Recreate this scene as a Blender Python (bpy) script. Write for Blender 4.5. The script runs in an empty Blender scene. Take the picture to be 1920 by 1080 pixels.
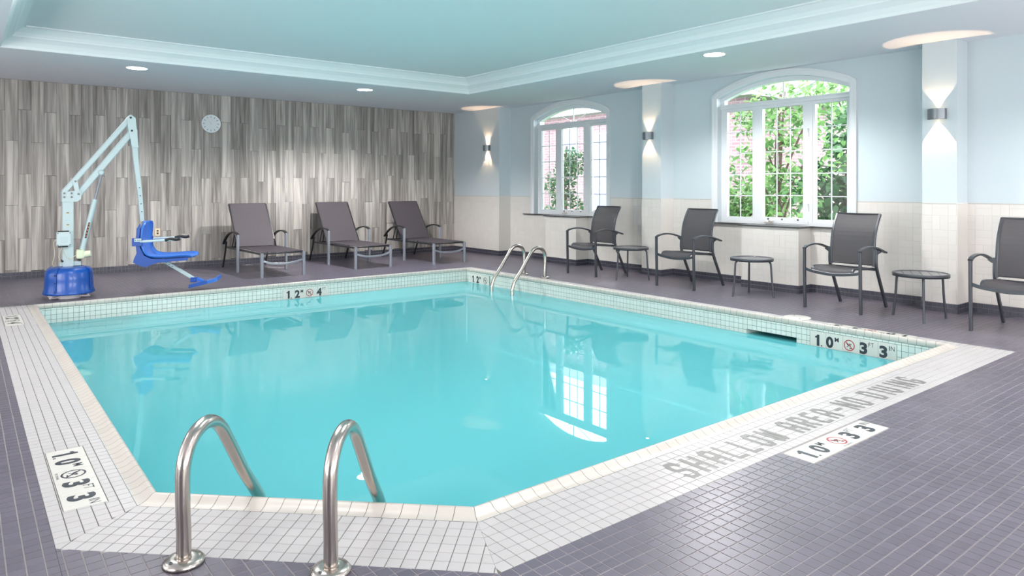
import bpy, bmesh, math, random
from mathutils import Vector, Matrix
from math import sin, cos, pi, radians, sqrt, floor as fl
random.seed(7)
S = bpy.context.scene
COL = S.collection

# ------------------------------------------------------------------ camera
cd = bpy.data.cameras.new('camera'); cam = bpy.data.objects.new('camera', cd); COL.objects.link(cam)
FPX = 1309.65; ANG = radians(51.762)          # focal length in px, angle of the wall direction X right of the view axis
cd.sensor_width = 36; cd.lens = FPX * 36 / 1920
cd.shift_x = 0; cd.shift_y = -(540 - 352) / 1920
cd.clip_start = .05; cd.clip_end = 200
cam.location = (0, 0, 1.3)
cam.rotation_euler = (pi / 2, 0, ANG - pi / 2)  # forward = (cos ANG, sin ANG)
S.camera = cam

# ------------------------------------------------------------------ view, world, lights
S.view_settings.view_transform = 'Standard'; S.view_settings.look = 'None'
S.view_settings.gamma = 1; S.view_settings.use_curve_mapping = False
S.view_settings.exposure = 0.68
S.cycles.use_denoising = True
S.cycles.max_bounces = 8; S.cycles.diffuse_bounces = 4; S.cycles.glossy_bounces = 4
S.cycles.transparent_max_bounces = 12; S.cycles.sample_clamp_indirect = 6
S.cycles.caustics_reflective = False; S.cycles.caustics_refractive = False
W = bpy.data.worlds.new('sky'); S.world = W; W.use_nodes = True
bg = W.node_tree.nodes['Background']; bg.inputs[0].default_value = (.86, .93, 1, 1); bg.inputs[1].default_value = 6.8

def area(name, loc, direc, sx, sy, power, col=(1, 1, 1), portal=False):
    l = bpy.data.lights.new(name, 'AREA'); l.shape = 'RECTANGLE'; l.size = sx; l.size_y = sy
    l.energy = power; l.color = col
    if portal: l.cycles.is_portal = True
    o = bpy.data.objects.new(name, l); COL.objects.link(o); o.location = loc
    o.rotation_euler = Vector(direc).to_track_quat('-Z', 'Y').to_euler()
    return o
area('window_portal', (8.56, 8.965, 1.8), (-1, 0, 0), 1.9, 2.0, 1, portal=True)
area('window_portal', (8.56, 4.97, 1.8), (-1, 0, 0), 1.9, 2.0, 1, portal=True)
FILL_COL = (1, .955, .935)  # tint shared by the added fill lights
for y, pw in ((2.0, 90), (6.0, 130), (10.2, 35)):                       # fill lights added in front of the unseen, windowless left wall
    area('left_fill_light', (-3.9, y, 1.5), (1, .12, .10), 3.2, 2.2, pw, FILL_COL)
for x in (1.2, 5.6):                            # added fill from behind the camera, no opening in that wall
    area('rear_fill_light', (x, -2.9, 1.5), (.05, 1, .25), 3.2, 2.0, 170, FILL_COL)
for x, y, pw in ((1.3, 4.3, 22), (3.7, 3.2, 26), (1.3, 6.7, 26)):   # unseen fill lights added under the tray, above the frame
    area('tray_fill_light', (x, y, 3.04), (.0, .0, -1), 1.2, .6, pw, FILL_COL)

# ------------------------------------------------------------------ helpers
def link(o, parent=None):
    COL.objects.link(o)
    if parent is not None: o.parent = parent
    return o
def tag(o, label=None, cat=None, group=None, kind=None):
    if label: o['label'] = label
    if cat: o['category'] = cat
    if group: o['group'] = group
    if kind: o['kind'] = kind
    return o
def thing(name, label, cat, loc=(0, 0, 0), rz=0, group=None, kind=None):
    o = bpy.data.objects.new(name, None); o.empty_display_size = .1
    link(o); o.location = loc; o.rotation_euler = (0, 0, rz)
    return tag(o, label, cat, group, kind)
def meshobj(name, verts, faces, m, parent=None, smooth=False, mats=None, mi=None):
    me = bpy.data.meshes.new(name); me.from_pydata([tuple(v) for v in verts], [], faces); me.update()
    for mm in (mats or [m]): me.materials.append(mm)
    if mi is not None: me.polygons.foreach_set('material_index', mi)
    if smooth: me.polygons.foreach_set('use_smooth', [True] * len(me.polygons))
    return link(bpy.data.objects.new(name, me), parent)
def copy_tree(o, parent=None):
    c = o.copy(); COL.objects.link(c); c.parent = parent
    for ch in list(o.children): copy_tree(ch, c)
    return c

class MB:
    """collects shapes, then links them as one mesh object"""
    def __init__(s): s.v = []; s.f = []; s.sm = []
    def add(s, vs, fs, smooth=False):
        b = len(s.v); s.v += [Vector(v) for v in vs]
        for f in fs: s.f.append(tuple(b + i for i in f)); s.sm.append(smooth)
        return s
    def box(s, lo, hi):
        x0, y0, z0 = lo; x1, y1, z1 = hi
        vs = [(x0,y0,z0),(x1,y0,z0),(x1,y1,z0),(x0,y1,z0),(x0,y0,z1),(x1,y0,z1),(x1,y1,z1),(x0,y1,z1)]
        return s.add(vs, [(0,3,2,1),(4,5,6,7),(0,1,5,4),(1,2,6,5),(2,3,7,6),(3,0,4,7)])
    def bevbox(s, lo, hi, r=.004):
        bm = bmesh.new(); bmesh.ops.create_cube(bm, size=1)
        for v in bm.verts: v.co = Vector([(lo[i] + hi[i]) / 2 + v.co[i] * (hi[i] - lo[i]) for i in range(3)])
        bmesh.ops.bevel(bm, geom=bm.edges[:], offset=r, segments=2, affect='EDGES', profile=.5)
        return s.bm(bm)
    def bm(s, bm, M=None, smooth=False):
        bm.verts.index_update()
        s.add([(M @ v.co if M else v.co.copy()) for v in bm.verts], [tuple(v.index for v in f.verts) for f in bm.faces], smooth)
        bm.free(); return s
    def sweep(s, pts, sec, up=(0, 0, 1), cap=True, smooth=False, scale=None):
        """sec: list of (a,b); a along side vector, b along the up-ish vector"""
        pts = [Vector(p) for p in pts]; n = len(pts); m = len(sec); vs = []
        up = Vector(up)
        for i, p in enumerate(pts):
            t0 = (pts[i] - pts[i-1]).normalized() if i else None
            t1 = (pts[i+1] - pts[i]).normalized() if i < n-1 else None
            t = (t0 + t1).normalized() if (t0 and t1) else (t0 or t1)
            k = 1 / max(.5, t.dot(t1 if t1 else t0))
            side = t.cross(up)
            if side.length < 1e-4: side = t.cross(Vector((1, 0, 0)))
            side.normalize(); u2 = side.cross(t).normalized()
            sc = scale[i] if scale else 1
            for a, b in sec: vs.append(p + side * a * sc + u2 * b * sc * (k if not smooth else 1))
        fs = []
        for i in range(n-1):
            for j in range(m):
                fs.append((i*m+j, i*m+(j+1) % m, (i+1)*m+(j+1) % m, (i+1)*m+j))
        b = len(s.v); s.add(vs, fs, smooth)
        if cap:
            s.add([vs[j] for j in range(m)], [tuple(range(m))][::1]); s.add([vs[(n-1)*m+j] for j in range(m)], [tuple(reversed(range(m)))])
        return s
    def bar(s, pts, w, h, up=(0, 0, 1), scale=None):
        c = min(w, h) * .16; w /= 2; h /= 2
        return s.sweep(pts, [(-w+c,-h),(w-c,-h),(w,-h+c),(w,h-c),(w-c,h),(-w+c,h),(-w,h-c),(-w,-h+c)], up, scale=scale)
    def tube(s, pts, r, n=12, scale=None):
        pts = [Vector(p) for p in pts]
        # parallel transport
        m = n; vs = []; t = (pts[1] - pts[0]).normalized()
        a = t.orthogonal().normalized(); N = len(pts)
        for i, p in enumerate(pts):
            if i == 0: tn = (pts[1]-pts[0]).normalized()
            elif i == N-1: tn = (pts[-1]-pts[-2]).normalized()
            else: tn = ((pts[i+1]-pts[i]).normalized() + (pts[i]-pts[i-1]).normalized()).normalized()
            a = (a - tn * a.dot(tn)).normalized(); b = tn.cross(a)
            rr = r * (scale[i] if scale else 1)
            for j in range(m): vs.append(p + (a * cos(2*pi*j/m) + b * sin(2*pi*j/m)) * rr)
        fs = [(i*m+j, i*m+(j+1) % m, (i+1)*m+(j+1) % m, (i+1)*m+j) for i in range(N-1) for j in range(m)]
        s.add(vs, fs, True)
        s.add(vs[:m], [tuple(reversed(range(m)))]); s.add(vs[-m:], [tuple(range(m))])
        return s
    def lathe(s, prof, n=32, c=(0, 0, 0), M=None, smooth=True, cap=True):
        c = Vector(c); vs = []
        for r, z in prof:
            for j in range(n):
                v = Vector((r*cos(2*pi*j/n), r*sin(2*pi*j/n), z)); vs.append((M @ v if M else v) + c)
        k = len(prof)
        s.add(vs, [(i*n+j, i*n+(j+1) % n, (i+1)*n+(j+1) % n, (i+1)*n+j) for i in range(k-1) for j in range(n)], smooth)
        if not cap: return s
        if prof[0][0] > 1e-5: s.add(vs[:n], [tuple(reversed(range(n)))])
        if prof[-1][0] > 1e-5: s.add(vs[-n:], [tuple(range(n))])
        return s
    def prism(s, poly, a, b, axis='y'):
        """poly: 2-D outline; extruded between a and b along axis (poly lies in the other two, in xyz order)"""
        def P(p, q): return {'x': (q, p[0], p[1]), 'y': (p[0], q, p[1]), 'z': (p[0], p[1], q)}[axis]
        n = len(poly); vs = [P(p, a) for p in poly] + [P(p, b) for p in poly]
        fs = [tuple(range(n)), tuple(reversed(range(n, 2*n)))] + [(i, n+i, n+(i+1) % n, (i+1) % n) for i in range(n)]
        return s.add(vs, fs)
    def build(s, name, m, parent=None, recalc=True):
        me = bpy.data.meshes.new(name); me.from_pydata([tuple(v) for v in s.v], [], s.f); me.update()
        if recalc:
            bm = bmesh.new(); bm.from_mesh(me); bmesh.ops.recalc_face_normals(bm, faces=bm.faces[:]); bm.to_mesh(me); bm.free()
        me.materials.append(m); me.polygons.foreach_set('use_smooth', s.sm)
        return link(bpy.data.objects.new(name, me), parent)

def arc(cx, cz, r, a0, a1, n):
    return [(cx + r*cos(radians(a0 + (a1-a0)*i/n)), cz + r*sin(radians(a0 + (a1-a0)*i/n))) for i in range(n+1)]
def spline(pts, k=6):
    """Catmull-Rom through the points"""
    P = [Vector(p) for p in pts]; P = [P[0]*2-P[1]] + P + [P[-1]*2-P[-2]]; out = []
    for i in range(1, len(P)-2):
        for j in range(k):
            t = j/k; a, b, c, d = P[i-1], P[i], P[i+1], P[i+2]
            out.append(.5*((2*b) + (c-a)*t + (2*a-5*b+4*c-d)*t*t + (3*b-a-3*c+d)*t**3))
    return out + [P[-2]]

# ------------------------------------------------------------------ materials
def srgb(h):
    h = h.lstrip('#'); c = [int(h[i:i+2], 16)/255 for i in (0, 2, 4)]
    return tuple((x/12.92 if x <= .04045 else ((x+.055)/1.055)**2.4) for x in c) + (1,)
def nmat(name):
    m = bpy.data.materials.new(name); m.use_nodes = True; nt = m.node_tree
    return m, nt, nt.nodes['Principled BSDF']
def N(nt, t, **k):
    n = nt.nodes.new(t)
    for a, b in k.items(): setattr(n, a, b)
    return n
def mat(name, col, rough=.5, metal=0, bump=0, bscale=60, vary=0, coat=0, spec=.5, stain=0):
    m, nt, P = nmat(name); col = srgb(col) if isinstance(col, str) else col
    P.inputs['Base Color'].default_value = col; P.inputs['Roughness'].default_value = rough
    P.inputs['Metallic'].default_value = metal; P.inputs['Coat Weight'].default_value = coat
    P.inputs['Specular IOR Level'].default_value = spec
    tc = N(nt, 'ShaderNodeTexCoord'); L = nt.links
    if bump:
        no = N(nt, 'ShaderNodeTexNoise'); no.inputs['Scale'].default_value = bscale; no.inputs['Detail'].default_value = 4
        L.new(tc.outputs['Object'], no.inputs['Vector'])
        b = N(nt, 'ShaderNodeBump'); b.inputs['Strength'].default_value = bump; b.inputs['Distance'].default_value = .01
        L.new(no.outputs['Fac'], b.inputs['Height']); L.new(b.outputs[0], P.inputs['Normal'])
    if vary or stain:
        gi = N(nt, 'ShaderNodeNewGeometry'); oi = N(nt, 'ShaderNodeObjectInfo')
        ad = N(nt, 'ShaderNodeMath', operation='ADD'); fr = N(nt, 'ShaderNodeMath', operation='FRACT')
        L.new(gi.outputs['Random Per Island'], ad.inputs[0]); L.new(oi.outputs['Random'], ad.inputs[1]); L.new(ad.outputs[0], fr.inputs[0])
        no = N(nt, 'ShaderNodeTexNoise'); no.inputs['Scale'].default_value = 2.2; no.inputs['Detail'].default_value = 5
        L.new(gi.outputs['Position'], no.inputs['Vector'])
        mr = N(nt, 'ShaderNodeMapRange'); mr.inputs[3].default_value = 1 - vary; mr.inputs[4].default_value = 1 + vary
        L.new(fr.outputs[0], mr.inputs[0])
        m2 = N(nt, 'ShaderNodeMapRange'); m2.inputs[1].default_value = .3; m2.inputs[2].default_value = .7
        m2.inputs[3].default_value = 1 - stain; m2.inputs[4].default_value = 1 + stain
        L.new(no.outputs['Fac'], m2.inputs[0])
        mu = N(nt, 'ShaderNodeMath', operation='MULTIPLY'); L.new(mr.outputs[0], mu.inputs[0]); L.new(m2.outputs[0], mu.inputs[1])
        vm = N(nt, 'ShaderNodeVectorMath', operation='SCALE'); vm.inputs[0].default_value = col[:3]
        L.new(mu.outputs[0], vm.inputs['Scale']); L.new(vm.outputs[0], P.inputs['Base Color'])
    return m
def emis(name, col, s):
    m, nt, P = nmat(name); P.inputs['Base Color'].default_value = (1, 1, 1, 1)
    P.inputs['Emission Color'].default_value = col; P.inputs['Emission Strength'].default_value = s
    return m

M_paint = mat('wall_paint', '#bfcacf', .75, bump=.03, bscale=90)
M_soffit = mat('soffit_paint', '#e4e4ea', .85, bump=.05, bscale=120)
M_tray = mat('tray_paint', '#e4e8ea', .8, bump=.03, bscale=90)
M_walltile = mat('white_wall_tile', '#cfcbc6', .28, vary=.02)
M_wallgrout = mat('wall_grout', '#b8b4ae', .8)
M_darktile = mat('dark_floor_tile', '#5d5865', .33, vary=.09, stain=.08, bump=.03, bscale=300, spec=.6)
M_darkgrout = mat('floor_grout', '#96918f', .85, stain=.15)
M_basetile = mat('dark_base_tile', '#42434f', .3, vary=.12)
M_white = mat('white_mosaic_tile', '#b6b3b3', .35, vary=.025, stain=.02)
M_whitegrout = mat('mosaic_grout', '#66655f', .85, stain=.2)
M_coping = mat('cream_coping_tile', '#c0bab2', .3, vary=.03, stain=.05)
M_poolwall = mat('pale_waterline_tile', '#ced6d0', .25, vary=.03)
M_poolgrout = mat('waterline_grout', '#6f7f77', .8)
M_shell = mat('pool_plaster', (.36, .90, .97, 1), .7)
M_greyletter = mat('grey_mosaic_lettering', '#767572', .45, vary=.04)
M_black = mat('black_print', '#1d2530', .4)
M_red = mat('red_print', '#a8343a', .4)
M_sign = mat('sign_tile', '#cccac3', .3)
M_wtrim = mat('white_window_frame', '#d6d9dc', .35)
M_sill = mat('dark_stone_sill', '#3b3a3d', .25)
M_frame = mat('charcoal_metal', '#42464c', .35, metal=.3)
M_dframe = mat('dark_metal', '#36383d', .35, metal=.3)
M_silver = mat('grey_powder_metal', '#8b909a', .35, metal=.25)
M_armblack = mat('black_arm', '#222226', .35)
M_liftw = mat('white_powder_coat', '#b9cacd', .3)
M_blue = mat('lit_blue_plastic', '#2f6cc6', .32, coat=.2)  # lighter blue: light falling on the lift seat is put into the colour
M_cover = mat('cobalt_cover', '#0f4ea6', .3, coat=.2)
M_dblue = mat('dark_blue_plastic', '#164a9e', .35)
M_plinth = mat('white_plinth', '#d9d6da', .4)
M_cream = mat('cream_plastic', '#e0e4c4', .4)
M_boxgrey = mat('pale_grey_plastic', '#c3d0d2', .4)
M_rubber = mat('black_rubber', '#17181b', .5)
M_orange = mat('orange_print', '#c87a58', .5)
M_bolt = mat('bolt_steel', '#55595c', .3, metal=.8)
M_clock = mat('clock_face', '#cfd6da', .4)
M_clockrim = mat('clock_rim', '#e6eef0', .25)
M_tick = mat('clock_mark', '#5c666c', .4)
M_cream2 = mat('cream_cover', '#d8cbb0', .4)
M_sconce = mat('brushed_grey', '#7f858a', .35, metal=.6)
M_lampwarm = emis('warm_lens', (1, .78, .5, 1), 12)
M_downlight = emis('downlight_lens', (1, .96, .92, 1), 4)
M_trimw = mat('downlight_trim', '#e8e8e8', .4)
M_skim = mat('skimmer_dark', '#2f4a46', .5)
M_grass = mat('lawn', '#4f7a3a', .9, stain=.3, bump=.4, bscale=30)
M_bark = mat('bark', '#55443a', .9, bump=.4, bscale=30)
M_roof = mat('far_roof', '#8a8588', .8)
M_tablewhite = mat('table_top_glaze', '#5c5f66', .18)

def steel():
    m, nt, P = nmat('brushed_stainless'); L = nt.links
    P.inputs['Base Color'].default_value = srgb('#b9b2ab'); P.inputs['Metallic'].default_value = 1
    tc = N(nt, 'ShaderNodeTexCoord'); mp = N(nt, 'ShaderNodeMapping'); mp.inputs['Scale'].default_value = (1, 1, 30)
    no = N(nt, 'ShaderNodeTexNoise'); no.inputs['Scale'].default_value = 8; no.inputs['Detail'].default_value = 4
    L.new(tc.outputs['Object'], mp.inputs[0]); L.new(mp.outputs[0], no.inputs['Vector'])
    mr = N(nt, 'ShaderNodeMapRange'); mr.inputs[3].default_value = .16; mr.inputs[4].default_value = .3
    L.new(no.outputs['Fac'], mr.inputs[0]); L.new(mr.outputs[0], P.inputs['Roughness'])
    return m
M_steel = steel()

def sling(name, c, alpha):
    m, nt, P = nmat(name); L = nt.links; out = nt.nodes['Material Output']
    P.inputs['Roughness'].default_value = .6
    tc = N(nt, 'ShaderNodeTexCoord')
    no = N(nt, 'ShaderNodeTexNoise'); no.inputs['Scale'].default_value = 400; L.new(tc.outputs['Object'], no.inputs['Vector'])
    cr = N(nt, 'ShaderNodeMix', data_type='RGBA'); c = srgb(c)
    cr.inputs['A'].default_value = tuple(x*.8 for x in c[:3]) + (1,); cr.inputs['B'].default_value = tuple(x*1.2 for x in c[:3]) + (1,)
    L.new(no.outputs['Fac'], cr.inputs['Factor']); L.new(cr.outputs['Result'], P.inputs['Base Color'])
    tr = N(nt, 'ShaderNodeBsdfTransparent'); mx = N(nt, 'ShaderNodeMixShader'); mx.inputs[0].default_value = alpha
    L.new(tr.outputs[0], mx.inputs[1]); L.new(P.outputs[0], mx.inputs[2]); L.new(mx.outputs[0], out.inputs[0])
    return m
M_sling = sling('charcoal_mesh_sling', '#474549', .84)
M_sling2 = sling('taupe_mesh_sling', '#453f45', .95)

def glass(name):
    m, nt, P = nmat(name); L = nt.links; out = nt.nodes['Material Output']; nt.nodes.remove(P)
    g = N(nt, 'ShaderNodeBsdfGlossy'); g.inputs['Roughness'].default_value = .02
    t = N(nt, 'ShaderNodeBsdfTransparent'); t.inputs[0].default_value = (.97, .98, .98, 1)
    f = N(nt, 'ShaderNodeFresnel'); f.inputs[0].default_value = 1.3
    mx = N(nt, 'ShaderNodeMixShader'); L.new(f.outputs[0], mx.inputs[0]); L.new(t.outputs[0], mx.inputs[1]); L.new(g.outputs[0], mx.inputs[2])
    L.new(mx.outputs[0], out.inputs[0]); return m
M_glass = glass('window_glass')

def water():
    m, nt, P = nmat('turquoise_water'); L = nt.links; out = nt.nodes['Material Output']; nt.nodes.remove(P)
    tc = N(nt, 'ShaderNodeTexCoord')
    no = N(nt, 'ShaderNodeTexNoise'); no.inputs['Scale'].default_value = 1.1; no.inputs['Detail'].default_value = 2
    n2 = N(nt, 'ShaderNodeTexNoise'); n2.inputs['Scale'].default_value = 9; n2.inputs['Detail'].default_value = 3
    L.new(tc.outputs['Object'], no.inputs['Vector']); L.new(tc.outputs['Object'], n2.inputs['Vector'])
    # the return jet disturbs the surface near the skimmer
    sp = N(nt, 'ShaderNodeVectorMath', operation='DISTANCE'); sp.inputs[1].default_value = (5.1, 3.3, 0)
    L.new(tc.outputs['Object'], sp.inputs[0])
    mr = N(nt, 'ShaderNodeMapRange'); mr.inputs[1].default_value = .2; mr.inputs[2].default_value = 1.4; mr.inputs[3].default_value = .14; mr.inputs[4].default_value = .0008
    L.new(sp.outputs['Value'], mr.inputs[0])
    mu = N(nt, 'ShaderNodeMath', operation='MULTIPLY'); L.new(n2.outputs['Fac'], mu.inputs[0]); L.new(mr.outputs[0], mu.inputs[1])
    m1 = N(nt, 'ShaderNodeMath', operation='MULTIPLY'); L.new(no.outputs['Fac'], m1.inputs[0]); m1.inputs[1].default_value = .012
    ad = N(nt, 'ShaderNodeMath', operation='ADD'); L.new(mu.outputs[0], ad.inputs[0]); L.new(m1.outputs[0], ad.inputs[1])
    b = N(nt, 'ShaderNodeBump'); b.inputs['Strength'].default_value = .5; b.inputs['Distance'].default_value = .03
    L.new(ad.outputs[0], b.inputs['Height'])
    g = N(nt, 'ShaderNodeBsdfGlossy'); g.inputs['Roughness'].default_value = .0; L.new(b.outputs[0], g.inputs['Normal'])
    t = N(nt, 'ShaderNodeBsdfTransparent'); t.inputs[0].default_value = (.50, .93, .96, 1)
    f = N(nt, 'ShaderNodeFresnel'); f.inputs[0].default_value = 1.45; L.new(b.outputs[0], f.inputs['Normal'])
    # suspended haze in the water scatters light back
    d = N(nt, 'ShaderNodeBsdfDiffuse'); d.inputs[0].default_value = (.11, .475, .515, 1)
    m0 = N(nt, 'ShaderNodeMixShader'); m0.inputs[0].default_value = .93; L.new(t.outputs[0], m0.inputs[1]); L.new(d.outputs[0], m0.inputs[2])
    mx = N(nt, 'ShaderNodeMixShader'); L.new(f.outputs[0], mx.inputs[0]); L.new(m0.outputs[0], mx.inputs[1]); L.new(g.outputs[0], mx.inputs[2])
    L.new(mx.outputs[0], out.inputs[0]); return m
M_water = water()

def plankmat():
    m, nt, P = nmat('weathered_grey_wood_tile'); L = nt.links
    tc = N(nt, 'ShaderNodeTexCoord'); oi = N(nt, 'ShaderNodeObjectInfo')
    mp = N(nt, 'ShaderNodeMapping'); mp.inputs['Scale'].default_value = (16, 1, .8); L.new(tc.outputs['Object'], mp.inputs[0])
    wv = N(nt, 'ShaderNodeMath', operation='MULTIPLY'); wv.inputs[1].default_value = 90; L.new(oi.outputs['Random'], wv.inputs[0])
    no = N(nt, 'ShaderNodeTexNoise', noise_dimensions='4D'); no.inputs['Scale'].default_value = 1; no.inputs['Detail'].default_value = 3
    no.inputs['Distortion'].default_value = .8
    L.new(mp.outputs[0], no.inputs['Vector']); L.new(wv.outputs[0], no.inputs['W'])
    mp2 = N(nt, 'ShaderNodeMapping'); mp2.inputs['Scale'].default_value = (120, 1, 3); L.new(tc.outputs['Object'], mp2.inputs[0])
    n2 = N(nt, 'ShaderNodeTexNoise', noise_dimensions='4D'); n2.inputs['Scale'].default_value = 1; L.new(mp2.outputs[0], n2.inputs['Vector']); L.new(wv.outputs[0], n2.inputs['W'])
    cr = N(nt, 'ShaderNodeValToRGB'); e = cr.color_ramp.elements
    e[0].position = .3; e[0].color = srgb('#6b6661'); e[1].position = .76; e[1].color = srgb('#c0bbb4')
    x = e.new(.5); x.color = srgb('#918c88')
    a1 = N(nt, 'ShaderNodeMath', operation='MULTIPLY_ADD'); a1.inputs[1].default_value = .16; L.new(n2.outputs['Fac'], a1.inputs[0]); 
    a0 = N(nt, 'ShaderNodeMath', operation='MULTIPLY_ADD'); a0.inputs[1].default_value = .20; a0.inputs[2].default_value = -.16; L.new(oi.outputs['Random'], a0.inputs[0])
    a2 = N(nt, 'ShaderNodeMath', operation='ADD'); L.new(no.outputs['Fac'], a2.inputs[0]); L.new(a0.outputs[0], a2.inputs[1])
    L.new(a2.outputs[0], a1.inputs[2]); L.new(a1.outputs[0], cr.inputs[0]); L.new(cr.outputs[0], P.inputs['Base Color'])
    P.inputs['Roughness'].default_value = .55
    return m
M_plank = plankmat()

def brickmat():
    m, nt, P = nmat('pink_brick'); L = nt.links
    gi = N(nt, 'ShaderNodeNewGeometry'); sx = N(nt, 'ShaderNodeSeparateXYZ'); L.new(gi.outputs['Position'], sx.inputs[0])
    ad = N(nt, 'ShaderNodeMath', operation='ADD'); L.new(sx.outputs[0], ad.inputs[0]); L.new(sx.outputs[1], ad.inputs[1])
    cb = N(nt, 'ShaderNodeCombineXYZ'); L.new(ad.outputs[0], cb.inputs[0]); L.new(sx.outputs[2], cb.inputs[1])
    b = N(nt, 'ShaderNodeTexBrick'); L.new(cb.outputs[0], b.inputs['Vector']); b.inputs['Scale'].default_value = 1
    b.inputs['Brick Width'].default_value = .23; b.inputs['Row Height'].default_value = .075; b.inputs['Mortar Size'].default_value = .008
    b.inputs['Color1'].default_value = srgb('#8c6e72'); b.inputs['Color2'].default_value = srgb('#7a5e65'); b.inputs['Mortar'].default_value = srgb('#9a8d8f')
    L.new(b.outputs['Color'], P.inputs['Base Color']); P.inputs['Roughness'].default_value = .9
    return m
M_brick = brickmat()
def leafmat(name, a, b_):
    m, nt, P = nmat(name); L = nt.links
    gi = N(nt, 'ShaderNodeNewGeometry'); oi = N(nt, 'ShaderNodeObjectInfo')
    ad = N(nt, 'ShaderNodeMath', operation='ADD'); fr = N(nt, 'ShaderNodeMath', operation='FRACT')
    L.new(gi.outputs['Random Per Island'], ad.inputs[0]); L.new(oi.outputs['Random'], ad.inputs[1]); L.new(ad.outputs[0], fr.inputs[0])
    mx = N(nt, 'ShaderNodeMix', data_type='RGBA'); mx.inputs['A'].default_value = srgb(a); mx.inputs['B'].default_value = srgb(b_)
    L.new(fr.outputs[0], mx.inputs['Factor']); L.new(mx.outputs['Result'], P.inputs['Base Color'])
    P.inputs['Roughness'].default_value = .5
    P.inputs['Transmission Weight'].default_value = 0
    tl = N(nt, 'ShaderNodeBsdfTranslucent'); L.new(mx.outputs['Result'], tl.inputs[0])
    ms = N(nt, 'ShaderNodeMixShader'); ms.inputs[0].default_value = .4; L.new(P.outputs[0], ms.inputs[1]); L.new(tl.outputs[0], ms.inputs[2])
    L.new(ms.outputs[0], nt.nodes['Material Output'].inputs[0])
    return m
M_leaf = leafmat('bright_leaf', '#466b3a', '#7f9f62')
M_leafd = leafmat('dark_leaf', '#2a4a33', '#587a50')  # darker leaf green of the broad shrub and the small tree

# ------------------------------------------------------------------ tiling
def clip(poly, reg):
    """Sutherland-Hodgman, reg convex counter-clockwise"""
    out = poly
    for i in range(len(reg)):
        ax, ay = reg[i]; bx, by = reg[(i+1) % len(reg)]; ins = out; out = []
        if not ins: return []
        def sd(p): return (bx-ax)*(p[1]-ay) - (by-ay)*(p[0]-ax)
        for j in range(len(ins)):
            p, q = ins[j-1], ins[j]; dp, dq = sd(p), sd(q)
            if (dp >= 0) != (dq >= 0):
                t = dp/(dp-dq); out.append((p[0]+(q[0]-p[0])*t, p[1]+(q[1]-p[1])*t))
            if dq >= 0: out.append(q)
    return out
def parea(p): return abs(sum(p[i-1][0]*p[i][1]-p[i][0]*p[i-1][1] for i in range(len(p))))/2
def ccw(p): return p if sum(p[i-1][0]*p[i][1]-p[i][0]*p[i-1][1] for i in range(len(p))) > 0 else p[::-1]
def grid(reg, o, u, pu, pv, gap):
    """axis-aligned (in the frame o,u,perp) tiles clipped to the convex region; yields (poly, full)"""
    reg = ccw(reg); ux, uy = u; vx, vy = -uy, ux
    L2 = [((p[0]-o[0])*ux+(p[1]-o[1])*uy, (p[0]-o[0])*vx+(p[1]-o[1])*vy) for p in reg]
    a0, a1 = min(p[0] for p in L2), max(p[0] for p in L2); b0, b1 = min(p[1] for p in L2), max(p[1] for p in L2)
    g = gap/2; out = []
    n = len(L2); edges = [(L2[i], L2[(i+1) % n]) for i in range(n)]
    edges = [((ax, ay), ((bx-ax)/math.hypot(bx-ax, by-ay), (by-ay)/math.hypot(bx-ax, by-ay))) for (ax, ay), (bx, by) in edges]
    rr = math.hypot(pu, pv)/2
    for i in range(fl(a0/pu+1e-6), math.ceil(a1/pu-1e-6)):
        for j in range(fl(b0/pv+1e-6), math.ceil(b1/pv-1e-6)):
            cx, cy = (i+.5)*pu, (j+.5)*pv
            d = min(ex*(cy-ay)-ey*(cx-ax) for (ax, ay), (ex, ey) in edges)
            if d < -rr: continue
            q = [(i*pu+g, j*pv+g), ((i+1)*pu-g, j*pv+g), ((i+1)*pu-g, (j+1)*pv-g), (i*pu+g, (j+1)*pv-g)]
            full = True
            if d < rr:
                c = clip(q, L2)
                if len(c) < 3 or parea(c) < (pu*pv)*.06: continue
                full = abs(parea(c)-parea(q)) < 1e-9
                if not full: q = c
            out.append(([(o[0]+x*ux+y*vx, o[1]+x*uy+y*vy) for x, y in q], full))
    return out
def tile_shape(poly, h, ins=.0012):
    cx = sum(p[0] for p in poly)/len(poly); cy = sum(p[1] for p in poly)/len(poly); n = len(poly)
    top = []
    for x, y in poly:
        d = math.hypot(x-cx, y-cy) or 1; k = max(0, 1-ins*1.4/d); top.append((cx+(x-cx)*k, cy+(y-cy)*k, h))
    vs = [(x, y, 0) for x, y in poly] + top
    return vs, [tuple(range(n, 2*n))] + [(i, (i+1) % n, n+(i+1) % n, n+i) for i in range(n)]
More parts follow.
